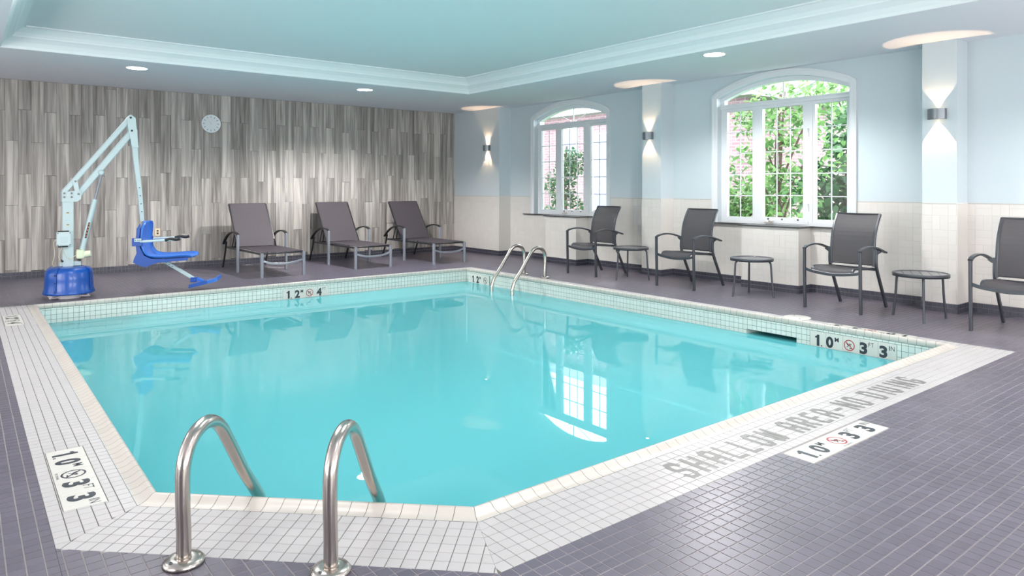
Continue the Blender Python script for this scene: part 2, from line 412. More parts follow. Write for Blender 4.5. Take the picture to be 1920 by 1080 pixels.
def lay(tiles, frame, h, m, parent, name, stuff_name, near=None, most=300):
    """tiles in a 2-D frame -> up to `most` single objects (nearest the camera) and the rest as one stuff part"""
    M = Matrix.Identity(4); O, U, V = [Vector(a) for a in frame]; Nn = U.cross(V)
    for i in range(3): M[i][0], M[i][1], M[i][2], M[i][3] = U[i], V[i], Nn[i], O[i]
    def cen(q): return (sum(p[0] for p in q)/len(q), sum(p[1] for p in q)/len(q))
    if near is None: near = lambda w: (w - cam.location).length
    T = []
    for q, full in tiles:
        c = cen(q); w = M @ Vector((c[0], c[1], 0)); T.append((near(w), q, full, c))
    T.sort(key=lambda t: t[0]); singles = T[:most]; rest = T[most:]
    share = {}
    for d, q, full, c in singles:
        loc = [(x-c[0], y-c[1]) for x, y in q]; key = tuple((round(x, 4), round(y, 4)) for x, y in loc)
        if key not in share:
            vs, fs = tile_shape(loc, h); me = bpy.data.meshes.new(name); me.from_pydata(vs, [], fs); me.update(); me.materials.append(m); share[key] = me
        o = link(bpy.data.objects.new(name, share[key]), parent)
        o.matrix_local = M @ Matrix.Translation((c[0], c[1], 0))
    if rest:
        V_, F_ = [], []
        for d, q, full, c in rest:
            vs, fs = tile_shape(q, h); b = len(V_)
            V_ += [M @ Vector(v) for v in vs]; F_ += [tuple(b+i for i in f) for f in fs]
        o = meshobj(stuff_name, V_, F_, m, parent); o['kind'] = 'stuff'
        return o

# ================================================================== THE SETTING
# plan (metres): X along the wood wall, Y along the window wall, camera at 0,0
XR, XF = 8.32, 8.04          # recessed wall plane, pilaster and sill-box plane
YB = 12.13                   # wood wall
XL, YN = -4.0, -3.0
ZC, ZT = 2.835, 3.065        # soffit and tray
LIP = [(.645, 9.22), (6.34, 9.22), (6.34, 2.30), (1.615, 2.30), (.645, 3.235)]          # pool edge, clockwise from back left
GRV = [(.565, 9.30), (6.42, 9.30), (6.42, 2.215), (1.575, 2.215), (.565, 3.19)]          # outer line of the coping
OUT = [(.265, 9.405), (6.56, 9.405), (6.56, 1.878), (1.420, 1.878), (.265, 2.995)]      # outer line of the white band
WZ = -.195

# floor ---------------------------------------------------------------
fb = MB()
def slab(poly, z, depth=.12): fb.prism(ccw(poly), z-depth, z, 'z')
A = [(XL, YN), (8.6, YN), (8.6, 1.878), (XL, 1.878)]
B = [(XL, 1.878), (.265, 1.878), (.265, YB), (XL, YB)]
C = [(.265, 1.878), (1.420, 1.878), (.265, 2.995)]
D = [(6.56, 1.878), (8.6, 1.878), (8.6, YB), (6.56, YB)]
E = [(.265, 9.405), (6.56, 9.405), (6.56, YB), (.265, YB)]
for r in (A, B, C, D, E): slab(r, -.0018)
floor = fb.build('floor', M_darkgrout); tag(floor, kind='structure')
tiles = []
PT = .0542
vis = {'A': [(-2, .5), (8.3, .5), (8.3, 1.878), (-2, 1.878)], 'B': [(-2, 1.878), (.265, 1.878), (.265, YB), (-2, YB)]}
SIGN_NEAR = [(3.160, 1.708), (3.945, 1.708), (3.945, 1.866), (3.160, 1.866)]
nearA = [[(-2, .1), (8.32, .1), (8.32, 1.70), (-2, 1.70)], [(-2, 1.70), (3.158, 1.70), (3.158, 1.878), (-2, 1.878)],
         [(3.947, 1.70), (8.32, 1.70), (8.32, 1.878), (3.947, 1.878)]]
Dr = [(6.56, 1.878), (XR, 1.878), (XR, YB), (6.56, YB)]
for r in nearA + [vis['B'], C, Dr, E]: tiles += grid(r, (1.42, 1.878), (1, 0), PT, PT, .0036)
f_near = lambda w: (w - cam.location).length + (50 if (w.x < .2 or (w.y < .9)) else 0)
lay(tiles, ((0, 0, -.0018), (1, 0, 0), (0, 1, 0)), .0018, M_darktile, floor, 'tile', 'floor_tiling', f_near)

# white mosaic band ----------------------------------------------------
band = MB()
for i in range(5):
    j = (i+1) % 5; band.prism(ccw([GRV[i], GRV[j], OUT[j], OUT[i]]), -.12, -.0018, 'z')
band = band.build('pool_surround', M_whitegrout); tag(band, 'white mosaic tile band framing the pool', 'tiling', kind='structure')
wt = []
rows = [2, 3, 6, 6, 6]   # back, right, near, chamfer, left
SL = [(.321, 3.315), (.478, 3.315), (.478, 4.10), (.321, 4.10)]
for i in range(5):
    j = (i+1) % 5; g0, g1, o0, o1 = GRV[i], GRV[j], OUT[i], OUT[j]
    d = Vector((g1[0]-g0[0], g1[1]-g0[1])).normalized()
    perp = abs((o0[0]-g0[0])*d.y - (o0[1]-g0[1])*d.x)
    # frame: origin on the groove line, u along it, v pointing outward
    sgn = 1 if ((-d.y)*(o0[0]-g0[0]) + d.x*(o0[1]-g0[1])) > 0 else -1
    u = (d.x*sgn, d.y*sgn)
    pu = .0542; pv = perp/rows[i]
    for q, full in grid([g0, g1, o1, o0], g0, u, pu, pv, .003):
        wt.append((q, full))
def in_box(c, b): return b[0] < c[0] < b[2] and b[1] < c[1] < b[3]
def minus_sign(tl, boxes):
    out = []
    for q, full in tl:
        xs = [p[0] for p in q]; ys = [p[1] for p in q]; hit = None
        for b in boxes:
            if max(xs) > b[0] and min(xs) < b[2] and max(ys) > b[1] and min(ys) < b[3]: hit = b
        if hit is None: out.append((q, full)); continue
        b = hit
        for reg in ([(b[0]-9, b[1]-9), (b[0], b[1]-9), (b[0], b[3]+9), (b[0]-9, b[3]+9)], [(b[2], b[1]-9), (b[2]+9, b[1]-9), (b[2]+9, b[3]+9), (b[2], b[3]+9)],
                    [(b[0], b[1]-9), (b[2], b[1]-9), (b[2], b[1]), (b[0], b[1])], [(b[0], b[3]), (b[2], b[3]), (b[2], b[3]+9), (b[0], b[3]+9)]):
            c = clip(q, reg)
            if len(c) > 2 and parea(c) > 2e-5: out.append((c, False))
    return out
SB = [(.319, 3.313, .480, 4.102), (.319, 8.088, .475, 8.752), (6.428, 2.600, 6.57, 3.386)]
wt = minus_sign(wt, SB)
lay(wt, ((0, 0, -.0018), (1, 0, 0), (0, 1, 0)), .0018, M_white, band, 'tile', 'mosaic_tiling')

# coping: rolled tiles along the edge -------------------------------------
cop_prof = [(0, 0), (.018, .001), (.035, .0045), (.050, .012), (.062, .0195), (.072, .0225), (.081, .021), (.0875, .013), (.089, .002), (.089, -.028), (.080, -.034), (.06, -.034)]
coping = thing('pool_coping', 'cream rolled tile coping along the pool edge', 'coping', kind='structure')
copb = MB()
cop_grout = MB()
ctiles = []
for i in range(5):
    j = (i+1) % 5; L0, L1 = Vector(LIP[i]), Vector(LIP[j]); G0, G1 = Vector(GRV[i]), Vector(GRV[j])
    d = (L1-L0).normalized(); inw = Vector((d.y, -d.x))
    if inw.dot(L0-G0) < 0: inw = -inw
    wdt = (L0-G0).dot(inw)
    lg = (L1-L0).length
    def secpt(t, a, b, G0=G0, L0=L0, d=d, inw=inw, wdt=wdt):
        """t along the lip line; a across from the groove (0) inward"""
        p = L0 + d*t + inw*(a*wdt/.085 - wdt); return (p.x, p.y, b)
    npc = max(1, round(lg/.0725)); g = .0012
    # grout bed
    vs = []
    for tt in (0, lg):
        for a, b in cop_prof:
            # mitre: shift t at the ends so that outer points reach the groove corner
            Gc, Lc = (G0, L0) if tt == 0 else (G1, L1)
            k = (Gc-Lc).dot(d) * (1 - a/.085); x, y, z = secpt(tt + k, a-(.002 if a > .08 else 0), b-.0015); vs.append((x, y, z))
    n = len(cop_prof); cop_grout.add(vs, [(q, q+1, n+q+1, n+q) for q in range(n-1)])
    for k in range(npc):
        t0, t1 = lg*k/npc + g, lg*(k+1)/npc - g; vs = []
        for ti, tt in enumerate((t0, t1)):
            for a, b in cop_prof:
                kk = 0
                if k == 0 and ti == 0: kk = (G0-L0).dot(d)*(1-a/.085)
                if k == npc-1 and ti == 1: kk = (G1-L1).dot(d)*(1-a/.085)
                vs.append(secpt(tt+kk, a, b))
        ctiles.append((vs, ((Vector(vs[0])+Vector(vs[-1]))/2 - cam.location).length))
grout_c = cop_grout.build('grout_bed', M_whitegrout, coping)
ctiles.sort(key=lambda t: t[1]); n = len(cop_prof); fcs = [(q, n+q, n+q+1, q+1) for q in range(n-1)]
for vs, d in ctiles[:300]:
    c = Vector(vs[0]); me = bpy.data.meshes.new('coping_tile'); me.from_pydata([tuple(Vector(v)-c) for v in vs], [], fcs); me.update(); me.materials.append(M_coping)
    me.polygons.foreach_set('use_smooth', [True]*len(me.polygons))
    o = link(bpy.data.objects.new('coping_tile', me), coping); o.location = c
V_, F_ = [], []
for vs, d in ctiles[300:]:
    b = len(V_); V_ += vs; F_ += [tuple(b+i for i in f) for f in fcs]
if V_: tag(meshobj('far_coping', V_, F_, M_coping, coping, smooth=True), kind='stuff')

# pool basin ------------------------------------------------------------
basin = MB()
PD = -1.15
SKY0, SKY1, SKZ0, SKZ1 = 3.60, 4.15, -.30, -.150
for i in range(5):
    j = (i+1) % 5; a, b = LIP[i], LIP[j]
    for z0, z1, mm in ((PD, -.03, 0),):
        if i == 1:
            for (y0, y1, q0, q1) in ((9.22, SKY1, z0, z1), (SKY0, 2.30, z0, z1), (SKY1, SKY0, SKZ1, z1), (SKY1, SKY0, z0, SKZ0)):
                basin.add([(6.345, y0, q0), (6.345, y1, q0), (6.345, y1, q1), (6.345, y0, q1)], [(0, 1, 2, 3)])
        else:
            basin.add([(a[0], a[1], z0), (b[0], b[1], z0), (b[0], b[1], z1), (a[0], a[1], z1)], [(0, 1, 2, 3)])
basin.add([(x, y, PD) for x, y in LIP], [(4, 3, 2, 1, 0)])
basin = basin.build('pool_basin', M_shell, recalc=False); tag(basin, 'turquoise plastered basin of the indoor pool', 'pool', kind='structure')
# waterline tiling: back wall (faces -Y) and right wall (faces -X); also the hidden sides, down to 8 cm under water
def strip_backing(p0, p1, nrm, z0, z1):
    a = Vector(p0)+Vector(nrm)*.0015; b = Vector(p1)+Vector(nrm)*.0015
    return [(a.x, a.y, z0), (b.x, b.y, z0), (b.x, b.y, z1), (a.x, a.y, z1)]
wl = MB()
wl.add(strip_backing((.645, 9.22), (6.34, 9.22), (0, -1), -.265, -.03), [(0, 1, 2, 3)])
wl.add(strip_backing((6.34, 9.22), (6.34, SKY1), (-1, 0), -.265, -.03), [(0, 1, 2, 3)])
wl.add(strip_backing((6.34, SKY0), (6.34, 2.30), (-1, 0), -.265, -.03), [(0, 1, 2, 3)])
wl.add(strip_backing((6.34, SKY1), (6.34, SKY0), (-1, 0), SKZ1, -.03), [(0, 1, 2, 3)])
wl.build('waterline_backing', M_poolgrout, basin)
TW = .0535; ZTOP = -.0
def wrows(z_top, z_bot): return [(z_top - TW*k) for k in range(int((z_top-z_bot)/TW)+1)]
bt = []
reg = [(.645, -.27), (6.338, -.27), (6.338, -.034), (.645, -.034)]
bt = minus_sign(grid(reg, (6.338, -.052), (1, 0), TW, TW, .0032), [(3.365, -.212, 4.012, -.052-TW*.0)])
rt_ = []
reg = [(-9.22, -.27), (-2.30, -.27), (-2.30, -.034), (-9.22, -.034)]
rt_ = minus_sign(grid(reg, (-9.22, -.052), (1, 0), TW, TW, .0032), [(-3.466, -.212, -2.676, -.052), (-SKY1, -.4, -SKY0, SKZ1), (-9.11, -.212, -8.58, -.052)])
lay(bt, ((0, 9.2185, 0), (1, 0, 0), (0, 0, 1)), .002, M_poolwall, basin, 'tile', 'back_waterline_tiling', most=60)
lay(rt_, ((6.3385, 0, 0), (0, -1, 0), (0, 0, 1)), .002, M_poolwall, basin, 'tile', 'side_waterline_tiling', most=230)
# skimmer mouth
sk = MB()
x0, x1 = 6.345, 6.62
sk.add([(x0, SKY1, SKZ0), (x1, SKY1-.06, SKZ0), (x1, SKY1-.06, SKZ1), (x0, SKY1, SKZ1)], [(0, 1, 2, 3)])
sk.add([(x0, SKY0, SKZ0), (x1, SKY0+.06, SKZ0), (x1, SKY0+.06, SKZ1), (x0, SKY0, SKZ1)], [(3, 2, 1, 0)])
sk.add([(x0, SKY0, SKZ1), (x1, SKY0+.06, SKZ1), (x1, SKY1-.06, SKZ1), (x0, SKY1, SKZ1)], [(0, 1, 2, 3)])
sk.add([(x0, SKY0, SKZ0), (x1, SKY0+.06, SKZ0), (x1, SKY1-.06, SKZ0), (x0, SKY1, SKZ0)], [(3, 2, 1, 0)])
sk.add([(x1, SKY0+.06, SKZ0), (x1, SKY1-.06, SKZ0), (x1, SKY1-.06, SKZ1), (x1, SKY0+.06, SKZ1)], [(0, 1, 2, 3)])
bk = MB(); bk.v = sk.v[-4:]; bk.f = [(0, 1, 2, 3)]; bk.sm = [False]; bk.build('skimmer_throat', M_skim, basin, recalc=False)
sk.v = sk.v[:-4]; sk.f = sk.f[:-1]; sk.sm = sk.sm[:-1]; sk.build('skimmer_mouth', M_poolwall, basin, recalc=False)
# water
wv = [(x, y, WZ) for x, y in LIP] + [(x, y, WZ) for x, y in ((6.345, SKY1), (6.60, SKY1-.06), (6.60, SKY0+.06), (6.345, SKY0))]
watero = meshobj('pool_water', [wv[0], wv[1], wv[5], wv[6], wv[7], wv[8], wv[2], wv[3], wv[4]], [(8, 7, 6, 5, 4, 3, 2, 1, 0)], M_water)
tag(watero, 'still turquoise water filling the pool, mirroring the windows', 'water', kind='stuff')

# ceiling ------------------------------------------------------------------
TX0, TX1, TY0, TY1 = .33, 6.55, 1.75, 9.45
cb = MB()
for lo, hi in (((XL, YN, ZC), (8.6, TY0, ZC+.06)), ((XL, TY1, ZC), (8.6, YB, ZC+.06)), ((XL, TY0, ZC), (TX0, TY1, ZC+.06)), ((TX1, TY0, ZC), (8.6, TY1, ZC+.06))):
    cb.box(lo, hi)
ceiling = cb.build('ceiling', M_soffit); tag(ceiling, kind='structure')
mp = [(0, 0), (.004, .004), (.012, .03), (.045, .075), (.085, .105), (.105, .118), (.108, .132), (.115, .14), (.135, .165), (.175, .195), (.20, .212), (.222, .216), (.222, .23)]
vs, fs = [], []
for off, dz in mp: vs += [(TX0+off, TY0+off, ZC+dz), (TX1-off, TY0+off, ZC+dz), (TX1-off, TY1-off, ZC+dz), (TX0+off, TY1-off, ZC+dz)]
for i in range(len(mp)-1):
    for j in range(4): fs.append((i*4+j, (i+1)*4+j, (i+1)*4+(j+1) % 4, i*4+(j+1) % 4))
meshobj('tray_moulding', vs, fs, M_tray, ceiling)
b = MB(); b.box((TX0+.18, TY0+.18, ZC+.23), (TX1-.18, TY1-.18, ZC+.26)); b.build('tray_panel', M_tray, ceiling)

# walls ---------------------------------------------------------------------
wb = MB(); wb.box((XL-.1, YB+.012, -.12), (8.6, YB+.12, ZC+.06))
wall_back = wb.build('wall_back', mat('wall_backing', '#4a4845', .9)); tag(wall_back, kind='structure')
b = MB(); b.box((XL-.1, YN, -.12), (XL, YB, ZC+.06)); tag(b.build('wall_left', M_paint), kind='structure')
b = MB(); b.box((XL-.1, YN-.1, -.12), (8.6, YN, ZC+.06)); tag(b.build('wall_near', M_paint), kind='structure')
# wood-look planks, standing on end
PW, PL_ = .1535, .918
pm = {}
def plank(x, z0, z1, w=PW):
    key = (round(z1-z0, 3), round(w, 3))
    if key not in pm:
        vs, fs = tile_shape([(0.0009, 0.0009), (w-.0009, 0.0009), (w-.0009, z1-z0-.0009), (0.0009, z1-z0-.0009)], .010, .001)
        me = bpy.data.meshes.new('plank'); me.from_pydata([(a, -c, b_) for a, b_, c in vs], [], fs); me.update(); me.materials.append(M_plank); pm[key] = me
    o = link(bpy.data.objects.new('plank', pm[key]), wall_back); o.location = (x, YB+.012, z0); o['label'] = None
    del o['label']
i = 0; x = .633 - PW*17
while x < XF + .29:
    base = (.112 if i % 2 == 0 else .557) + random.choice((0, 0, .0, .02, -.02, .06, -.07))
    z = base - PL_; w = min(PW, XF+.29-x)
    while z < ZC:
        z0, z1 = max(z, .10), min(z+PL_, ZC)
        if z1 - z0 > .02 and w > .02: plank(x, z0, z1, w)
        z += PL_
    x += PW; i += 1

# window wall -----------------------------------------------------------------
WIN = [(8.04, 9.89), (4.045, 5.905)]; ZS, ZSP, ZAP = .815, 2.545, 2.745
def arch_z(y, y0, y1, off=0):
    c = (y0+y1)/2; h = ZAP-ZSP; w = (y1-y0)/2; R = (w*w+h*h)/(2*h) ; zc = ZAP - R
    return zc + sqrt(max(0, (R+off)**2-(y-c)**2))
wr = MB()
def quadX(X, y0, y1, z0, z1): wr.add([(X, y0, z0), (X, y1, z0), (X, y1, z1), (X, y0, z1)], [(0, 1, 2, 3)])
def quadY(Y, x0, x1, z0, z1): wr.add([(x0, Y, z0), (x1, Y, z0), (x1, Y, z1), (x0, Y, z1)], [(0, 1, 2, 3)])
segs = [(YN, 4.045), (5.905, 8.04), (9.89, YB)]
for a, b_ in segs: quadX(XR, a, b_, 0, ZC); quadX(8.56, a, b_, 0, ZC)
for y0, y1 in WIN:
    for X in (XR, 8.56):
        quadX(X, y0, y1, 0, ZS)
        NN = 20
        for k in range(NN):
            a, b_ = y0+(y1-y0)*k/NN, y0+(y1-y0)*(k+1)/NN
            wr.add([(X, a, arch_z(a, y0, y1)), (X, b_, arch_z(b_, y0, y1)), (X, b_, ZC), (X, a, ZC)], [(0, 1, 2, 3)])
    quadY(y0, XR, 8.56, ZS, ZSP); quadY(y1, XR, 8.56, ZS, ZSP)
    wr.add([(XR, y0, ZS), (8.56, y0, ZS), (8.56, y1, ZS), (XR, y1, ZS)], [(0, 1, 2, 3)])
    for k in range(NN):
        a, b_ = y0+(y1-y0)*k/NN, y0+(y1-y0)*(k+1)/NN
        wr.add([(XR, a, arch_z(a, y0, y1)), (XR, b_, arch_z(b_, y0, y1)), (8.56, b_, arch_z(b_, y0, y1)), (8.56, a, arch_z(a, y0, y1))], [(0, 1, 2, 3)])
wall_right = wr.build('wall_right', M_paint, recalc=False); tag(wall_right, kind='structure')
# projections: (y0, y1, top)
PROJ = [(10.60, YB+.01, ZC), (8.48, 9.24, ZS-.012), (6.68, 7.04, ZC), (4.545, 5.335, ZS-.012), (2.81, 3.14, ZC)]
pn = ['corner_pier', 'sill_box', 'pilaster', 'sill_box', 'pilaster']
for (y0, y1, zt), nm in zip(PROJ, pn):
    b = MB(); b.box((XF, y0, 0), (XR+.02, y1, zt)); b.build(nm, M_paint, wall_right)
# dado tiling in pairs: two lying, two standing
DZ0, DZ1 = .10, 1.13
dado_fronts = [(XF, 10.60, YB, DZ1), (XR, 9.24, 10.60, DZ1), (XF, 8.48, 9.24, ZS-.015), (XR, 7.04, 8.48, DZ1), (XF, 6.68, 7.04, DZ1), (XR, 5.335, 6.68, DZ1),
               (XF, 4.545, 5.335, ZS-.015), (XR, 3.14, 4.545, DZ1), (XF, 2.81, 3.14, DZ1), (XR, 1.2, 2.81, DZ1)]
dback = MB(); TH = .008
wtiles = []
def basket(y0, y1, z0, z1, boxes):
    out = []; P_ = .152; g = .0016
    ja, jb = fl(y0/P_), math.ceil(y1/P_)
    reg = [(y0, z0), (y1, z0), (y1, z1), (y0, z1)]
    for j in range(ja, jb):
        for k in range(0, math.ceil((z1-z0)/P_)+1):
            a, c = j*P_, z0 + k*P_
            if (j+k) % 2: rects = [(a, c, a+P_, c+P_/2), (a, c+P_/2, a+P_, c+P_)]
            else: rects = [(a, c, a+P_/2, c+P_), (a+P_/2, c, a+P_, c+P_)]
            for r in rects:
                q = clip([(r[0]+g/2, r[1]+g/2), (r[2]-g/2, r[1]+g/2), (r[2]-g/2, r[3]-g/2), (r[0]+g/2, r[3]-g/2)], reg)
                if len(q) > 2 and parea(q) > 4e-4: out.append((q, True))
    return minus_sign(out, boxes) if boxes else out
for X, y0, y1, zt in dado_fronts:
    bx = []
    segs_ = [(y0, y1, DZ0, zt)]
    if X == XR:          # keep clear of the window openings and their casings
        segs_ = []; cur = y0
        for w0, w1 in sorted([(a-.085, b_+.085) for a, b_ in WIN]):
            if w1 <= y0 or w0 >= y1: continue
            a, b_ = max(w0, y0), min(w1, y1)
            if a > cur: segs_.append((cur, a, DZ0, zt))
            segs_.append((a, b_, DZ0, ZS-.015)); cur = b_
        if cur < y1: segs_.append((cur, y1, DZ0, zt))
    for a, b_, z0, z1 in segs_:
        dback.box((X-TH+.0008, a, z0), (X, b_, z1))
        for q, f_ in basket(a, b_, z0, z1, None): wtiles.append((q, X))
        if z1 == DZ1: dback.box((X-TH-.004, a, DZ1-.001), (X, b_, DZ1+.010))
dadob = dback.build('dado_backing', M_wallgrout, wall_right)
# sides of the projections facing the camera (-Y faces)
for y0, y1, zt in PROJ:
    z1 = min(DZ1, zt)
    o = MB(); o.box((XF-TH, y0-TH, DZ0), (XR-TH, y0, z1)); 
    if zt > 2: o.box((XF-TH-.003, y0-TH-.003, DZ1), (XR-TH, y0, DZ1+.010))
    o.build('side_tiling', M_walltile, wall_right)
wtiles.sort(key=lambda t: (Vector((t[1], t[0][0][0], .6))-cam.location).length + (0 if t[0][0][0] > 2.3 else 40))
cache = {}; V_, F_ = [], []
for k, (q, X) in enumerate(wtiles):
    c = (sum(p[0] for p in q)/len(q), sum(p[1] for p in q)/len(q))
    vs, fs = tile_shape([(a-c[0], b_-c[1]) for a, b_ in q], .0012, .0012)
    vs = [(-h_, a, b_) for a, b_, h_ in vs]; fs = [f[::-1] for f in fs]
    if k < 300:
        key = tuple((round(v[1], 4), round(v[2], 4)) for v in vs)
        if key not in cache:
            me = bpy.data.meshes.new('wall_tile'); me.from_pydata(vs, [], fs); me.update(); me.materials.append(M_walltile); cache[key] = me
        o = link(bpy.data.objects.new('wall_tile', cache[key]), wall_right); o.location = (X-TH+.0008, c[0], c[1])
    else:
        b = len(V_); V_ += [(v[0]+X-TH+.0008, v[1]+c[0], v[2]+c[1]) for v in vs]; F_ += [tuple(b+i for i in f) for f in fs]
tag(meshobj('distant_wall_tiling', V_, F_, M_walltile, wall_right), kind='stuff')

# baseboards -------------------------------------------------------------------
BH = .10
bb = MB(); bb.box((XL, YB-.006, 0), (XF, YB+.012, BH)); base_b = bb.build('baseboard_back', M_darkgrout); tag(base_b, kind='structure')
lay(grid([(-2, .002), (XF-.02, .002), (XF-.02, BH), (-2, BH)], (0, .001), (1, 0), .0495, .0495, .003), ((0, YB-.006, 0), (1, 0, 0), (0, 0, 1)), .004, M_basetile, base_b, 'tile', 'far_base_tiling', most=290)
bb = MB(); brt = []
runs = []   # (point a, point b) walked so that the outside normal is on the right
pts = [(XF, YB), (XF, 10.60), (XR, 10.60), (XR, 9.24), (XF, 9.24), (XF, 8.48), (XR, 8.48), (XR, 7.04), (XF, 7.04), (XF, 6.68), (XR, 6.68), (XR, 5.335), (XF, 5.335), (XF, 4.545), (XR, 4.545), (XR, 3.14), (XF, 3.14), (XF, 2.81), (XR, 2.81), (XR, 1.0)]
allb = []
base_r = MB()
for a, b_ in zip(pts, pts[1:]):
    if a[0] == b_[0]:
        X = a[0]; lo, hi = min(a[1], b_[1]), max(a[1], b_[1])
        if X == XF: lo -= .014
        base_r.box((X-.014, lo, 0), (X, hi, BH)); allb.append(('x', X-.014, lo, hi))
    else:
        Y = a[1]; facing_cam = a[0] < b_[0]   # step back seen from the camera side
        if facing_cam: base_r.box((XF-.014, Y-.014, 0), (XR, Y, BH)); allb.append(('y', Y-.014, XF-.014, XR-.014))
base_r = base_r.build('baseboard_right', M_darkgrout); tag(base_r, kind='structure')
TL = []
for k, p, lo, hi in allb:
    if k == 'x': T_ = grid([(-hi, .002), (-lo, .002), (-lo, BH), (-hi, BH)], (-hi, .001), (1, 0), .0495, .0495, .003); fr_ = ((p, 0, 0), (0, -1, 0), (0, 0, 1))
    else: T_ = grid([(lo, .002), (hi, .002), (hi, BH), (lo, BH)], (lo, .001), (1, 0), .0495, .0495, .003); fr_ = ((0, p, 0), (1, 0, 0), (0, 0, 1))
    far = (lo if k == 'x' else p) > 5.2
    lay(T_, fr_, .004, M_basetile, base_r, 'tile', 'base_tiling', most=0 if far or (k == 'x' and hi < 2.5) else 400)
    if k == 'x' and hi < 2.82 and False: pass

# windows -----------------------------------------------------------------------
def window(idx, y0, y1, label):
    w = bpy.data.objects.new('window_%d' % idx, None); link(w); w['kind'] = 'structure'; w['label'] = label
    c = (y0+y1)/2; w.location = (XR, c, ZS); H = (y1-y0)/2
    def Z(z): return z - ZS
    # casing on the wall (flat band with a raised outer bead)
    for o0, o1, x in ((0.0, .078, .016), (.060, .082, .026)):
        cs = MB()
        prof = []
        NN = 28
        inner = [(-H-o0, Z(ZS))] + [(-H-o0, Z(ZSP))] + [(y, Z(arch_z(y+c, y0, y1, o0))) for y in [-(H)+2*H*k/NN for k in range(1, NN)]] + [(H+o0, Z(ZSP)), (H+o0, Z(ZS))]
        outer = [(-H-o1, Z(ZS))] + [(-H-o1, Z(ZSP+.035))] + [(y*(H+o1)/H, Z(min(ZC-.001, arch_z(y*(H+o1)/H+c, y0, y1, o1)))) for y in [-(H)+2*H*k/NN for k in range(1, NN)]] + [(H+o1, Z(ZSP+.035)), (H+o1, Z(ZS))]
        n = len(inner); vs = []
        for yy, zz in inner: vs.append((-x, yy, zz))
        for yy, zz in outer: vs.append((-x, yy, zz))
        for yy, zz in inner: vs.append((0, yy, zz))
        for yy, zz in outer: vs.append((0, yy, zz))
        fs = [(i, i+1, n+i+1, n+i) for i in range(n-1)] + [(i, 2*n+i, 2*n+i+1, i+1) for i in range(n-1)] + [(n+i, n+i+1, 3*n+i+1, 3*n+i) for i in range(n-1)]
        cs.add(vs, fs); cs.build('casing' if o0 == 0 else 'casing_bead', M_wtrim, w)
    # fixed frame
    X0, X1 = .09, .16
    f = MB(); f.box((X0, -H, .015), (X1, -H+.055, Z(ZSP))); f.box((X0, H-.055, .015), (X1, H, Z(ZSP))); f.box((X0-.004, -H, 0), (X1+.004, H, .05))
    f.box((X0-.02, -H, Z(2.395)), (X1+.006, H, Z(2.4545))); f.box((X0-.035, -H, Z(2.435)), (X1+.003, H, Z(2.455)))
    for s in (-1, 1): f.box((X0-.002, s*.36-.05, .04), (X1+.002, s*.36+.05, Z(2.40)))
    f.box((X0-.012, -.36, .02), (X1, .36, .06))
    # arched head of the frame
    NN = 24; ys = [-H+2*H*k/NN for k in range(NN+1)]
    for k in range(NN):
        a, b_ = ys[k], ys[k+1]
        za, zb = Z(arch_z(a+c, y0, y1)), Z(arch_z(b_+c, y0, y1)); ta, tb = max(Z(2.45), za-.055), max(Z(2.45), zb-.055)
        f.add([(X0-.006, a, ta), (X0-.006, b_, tb), (X0-.006, b_, zb), (X0-.006, a, za), (X1+.008, a, ta), (X1+.008, b_, tb), (X1+.008, b_, zb), (X1+.008, a, za)], [(0, 1, 2, 3), (0, 4, 5, 1), (4, 7, 6, 5)])
    f.build('window_frame', M_wtrim, w)
    # sashes with panes and bars
    for s0, s1, cols, dx in ((-H+.055, -.41, 2, 0), (-.31, .31, 3, -.012), (.41, H-.055, 2, 0)):
        sa = MB(); t = .032 if cols == 2 else .024; za, zb = .05, Z(2.395)
        if cols == 3: za = .06
        sa.box((X0+.008+dx, s0, za), (X1-.01, s0+t, zb)); sa.box((X0+.008+dx, s1-t, za), (X1-.01, s1, zb))
        sa.box((X0+.007+dx, s0+.001, za-.001), (X1-.009, s1-.001, za+.035)); sa.box((X0+.007+dx, s0+.001, zb-.04), (X1-.009, s1-.001, zb+.001))
        sash = sa.build('sash', M_wtrim, w)
        g0, g1, h0, h1 = s0+t, s1-t, za+.035, zb-.04
        p = MB(); p.box((.125, g0, h0), (.131, g1, h1)); p.build('pane', M_glass, sash)
        for k in range(1, cols): p = MB(); yy = g0+(g1-g0)*k/cols; p.box((.116, yy-.006, h0), (.124, yy+.006, h1)); p.build('glazing_bar', M_wtrim, sash)
        for k in range(1, 5): p = MB(); zz = h0+(h1-h0)*k/5; p.box((.116, g0, zz-.006), (.124, g1, zz+.006)); p.build('glazing_bar', M_wtrim, sash)
    # arch pane and bars
    vs = [(.128, y, max(Z(2.45), Z(arch_z(y+c, y0, y1))-.05)) for y in ys] + [(.128, y, Z(2.45)) for y in ys]; n = NN+1
    ap = meshobj('arch_pane', vs, [(i, i+1, n+i+1, n+i) for i in range(NN)], M_glass, w)
    b = MB(); b.box((.116, -.008, Z(2.45)), (.126, .008, Z(ZAP)-.04)); b.build('glazing_bar', M_wtrim, w)
    for s in (-1, 1): b = MB(); b.bar([(.121, s*.02, Z(2.455)), (.121, s*.5, Z(2.66))], .008, .010, up=(1, 0, 0)); b.build('glazing_bar', M_wtrim, w)
    # crank and latches on the middle sash
    b = MB(); b.bevbox((X0-.035, .12, .022), (X0-.008, .24, .045), .004); b.tube([(X0-.03, .18, .04), (X0-.05, .16, .055), (X0-.05, .09, .05)], .006, 8); b.build('crank_handle', mat('crank_white', '#cfccc8', .4), w)
    for zz in (Z(1.05), Z(2.0)): b = MB(); b.bevbox((X0-.02, -.37, zz-.05), (X0, -.352, zz+.05), .004); b.tube([(X0-.02, -.36, zz), (X0-.035, -.365, zz+.05)], .005, 8); b.build('latch', M_wtrim, w)
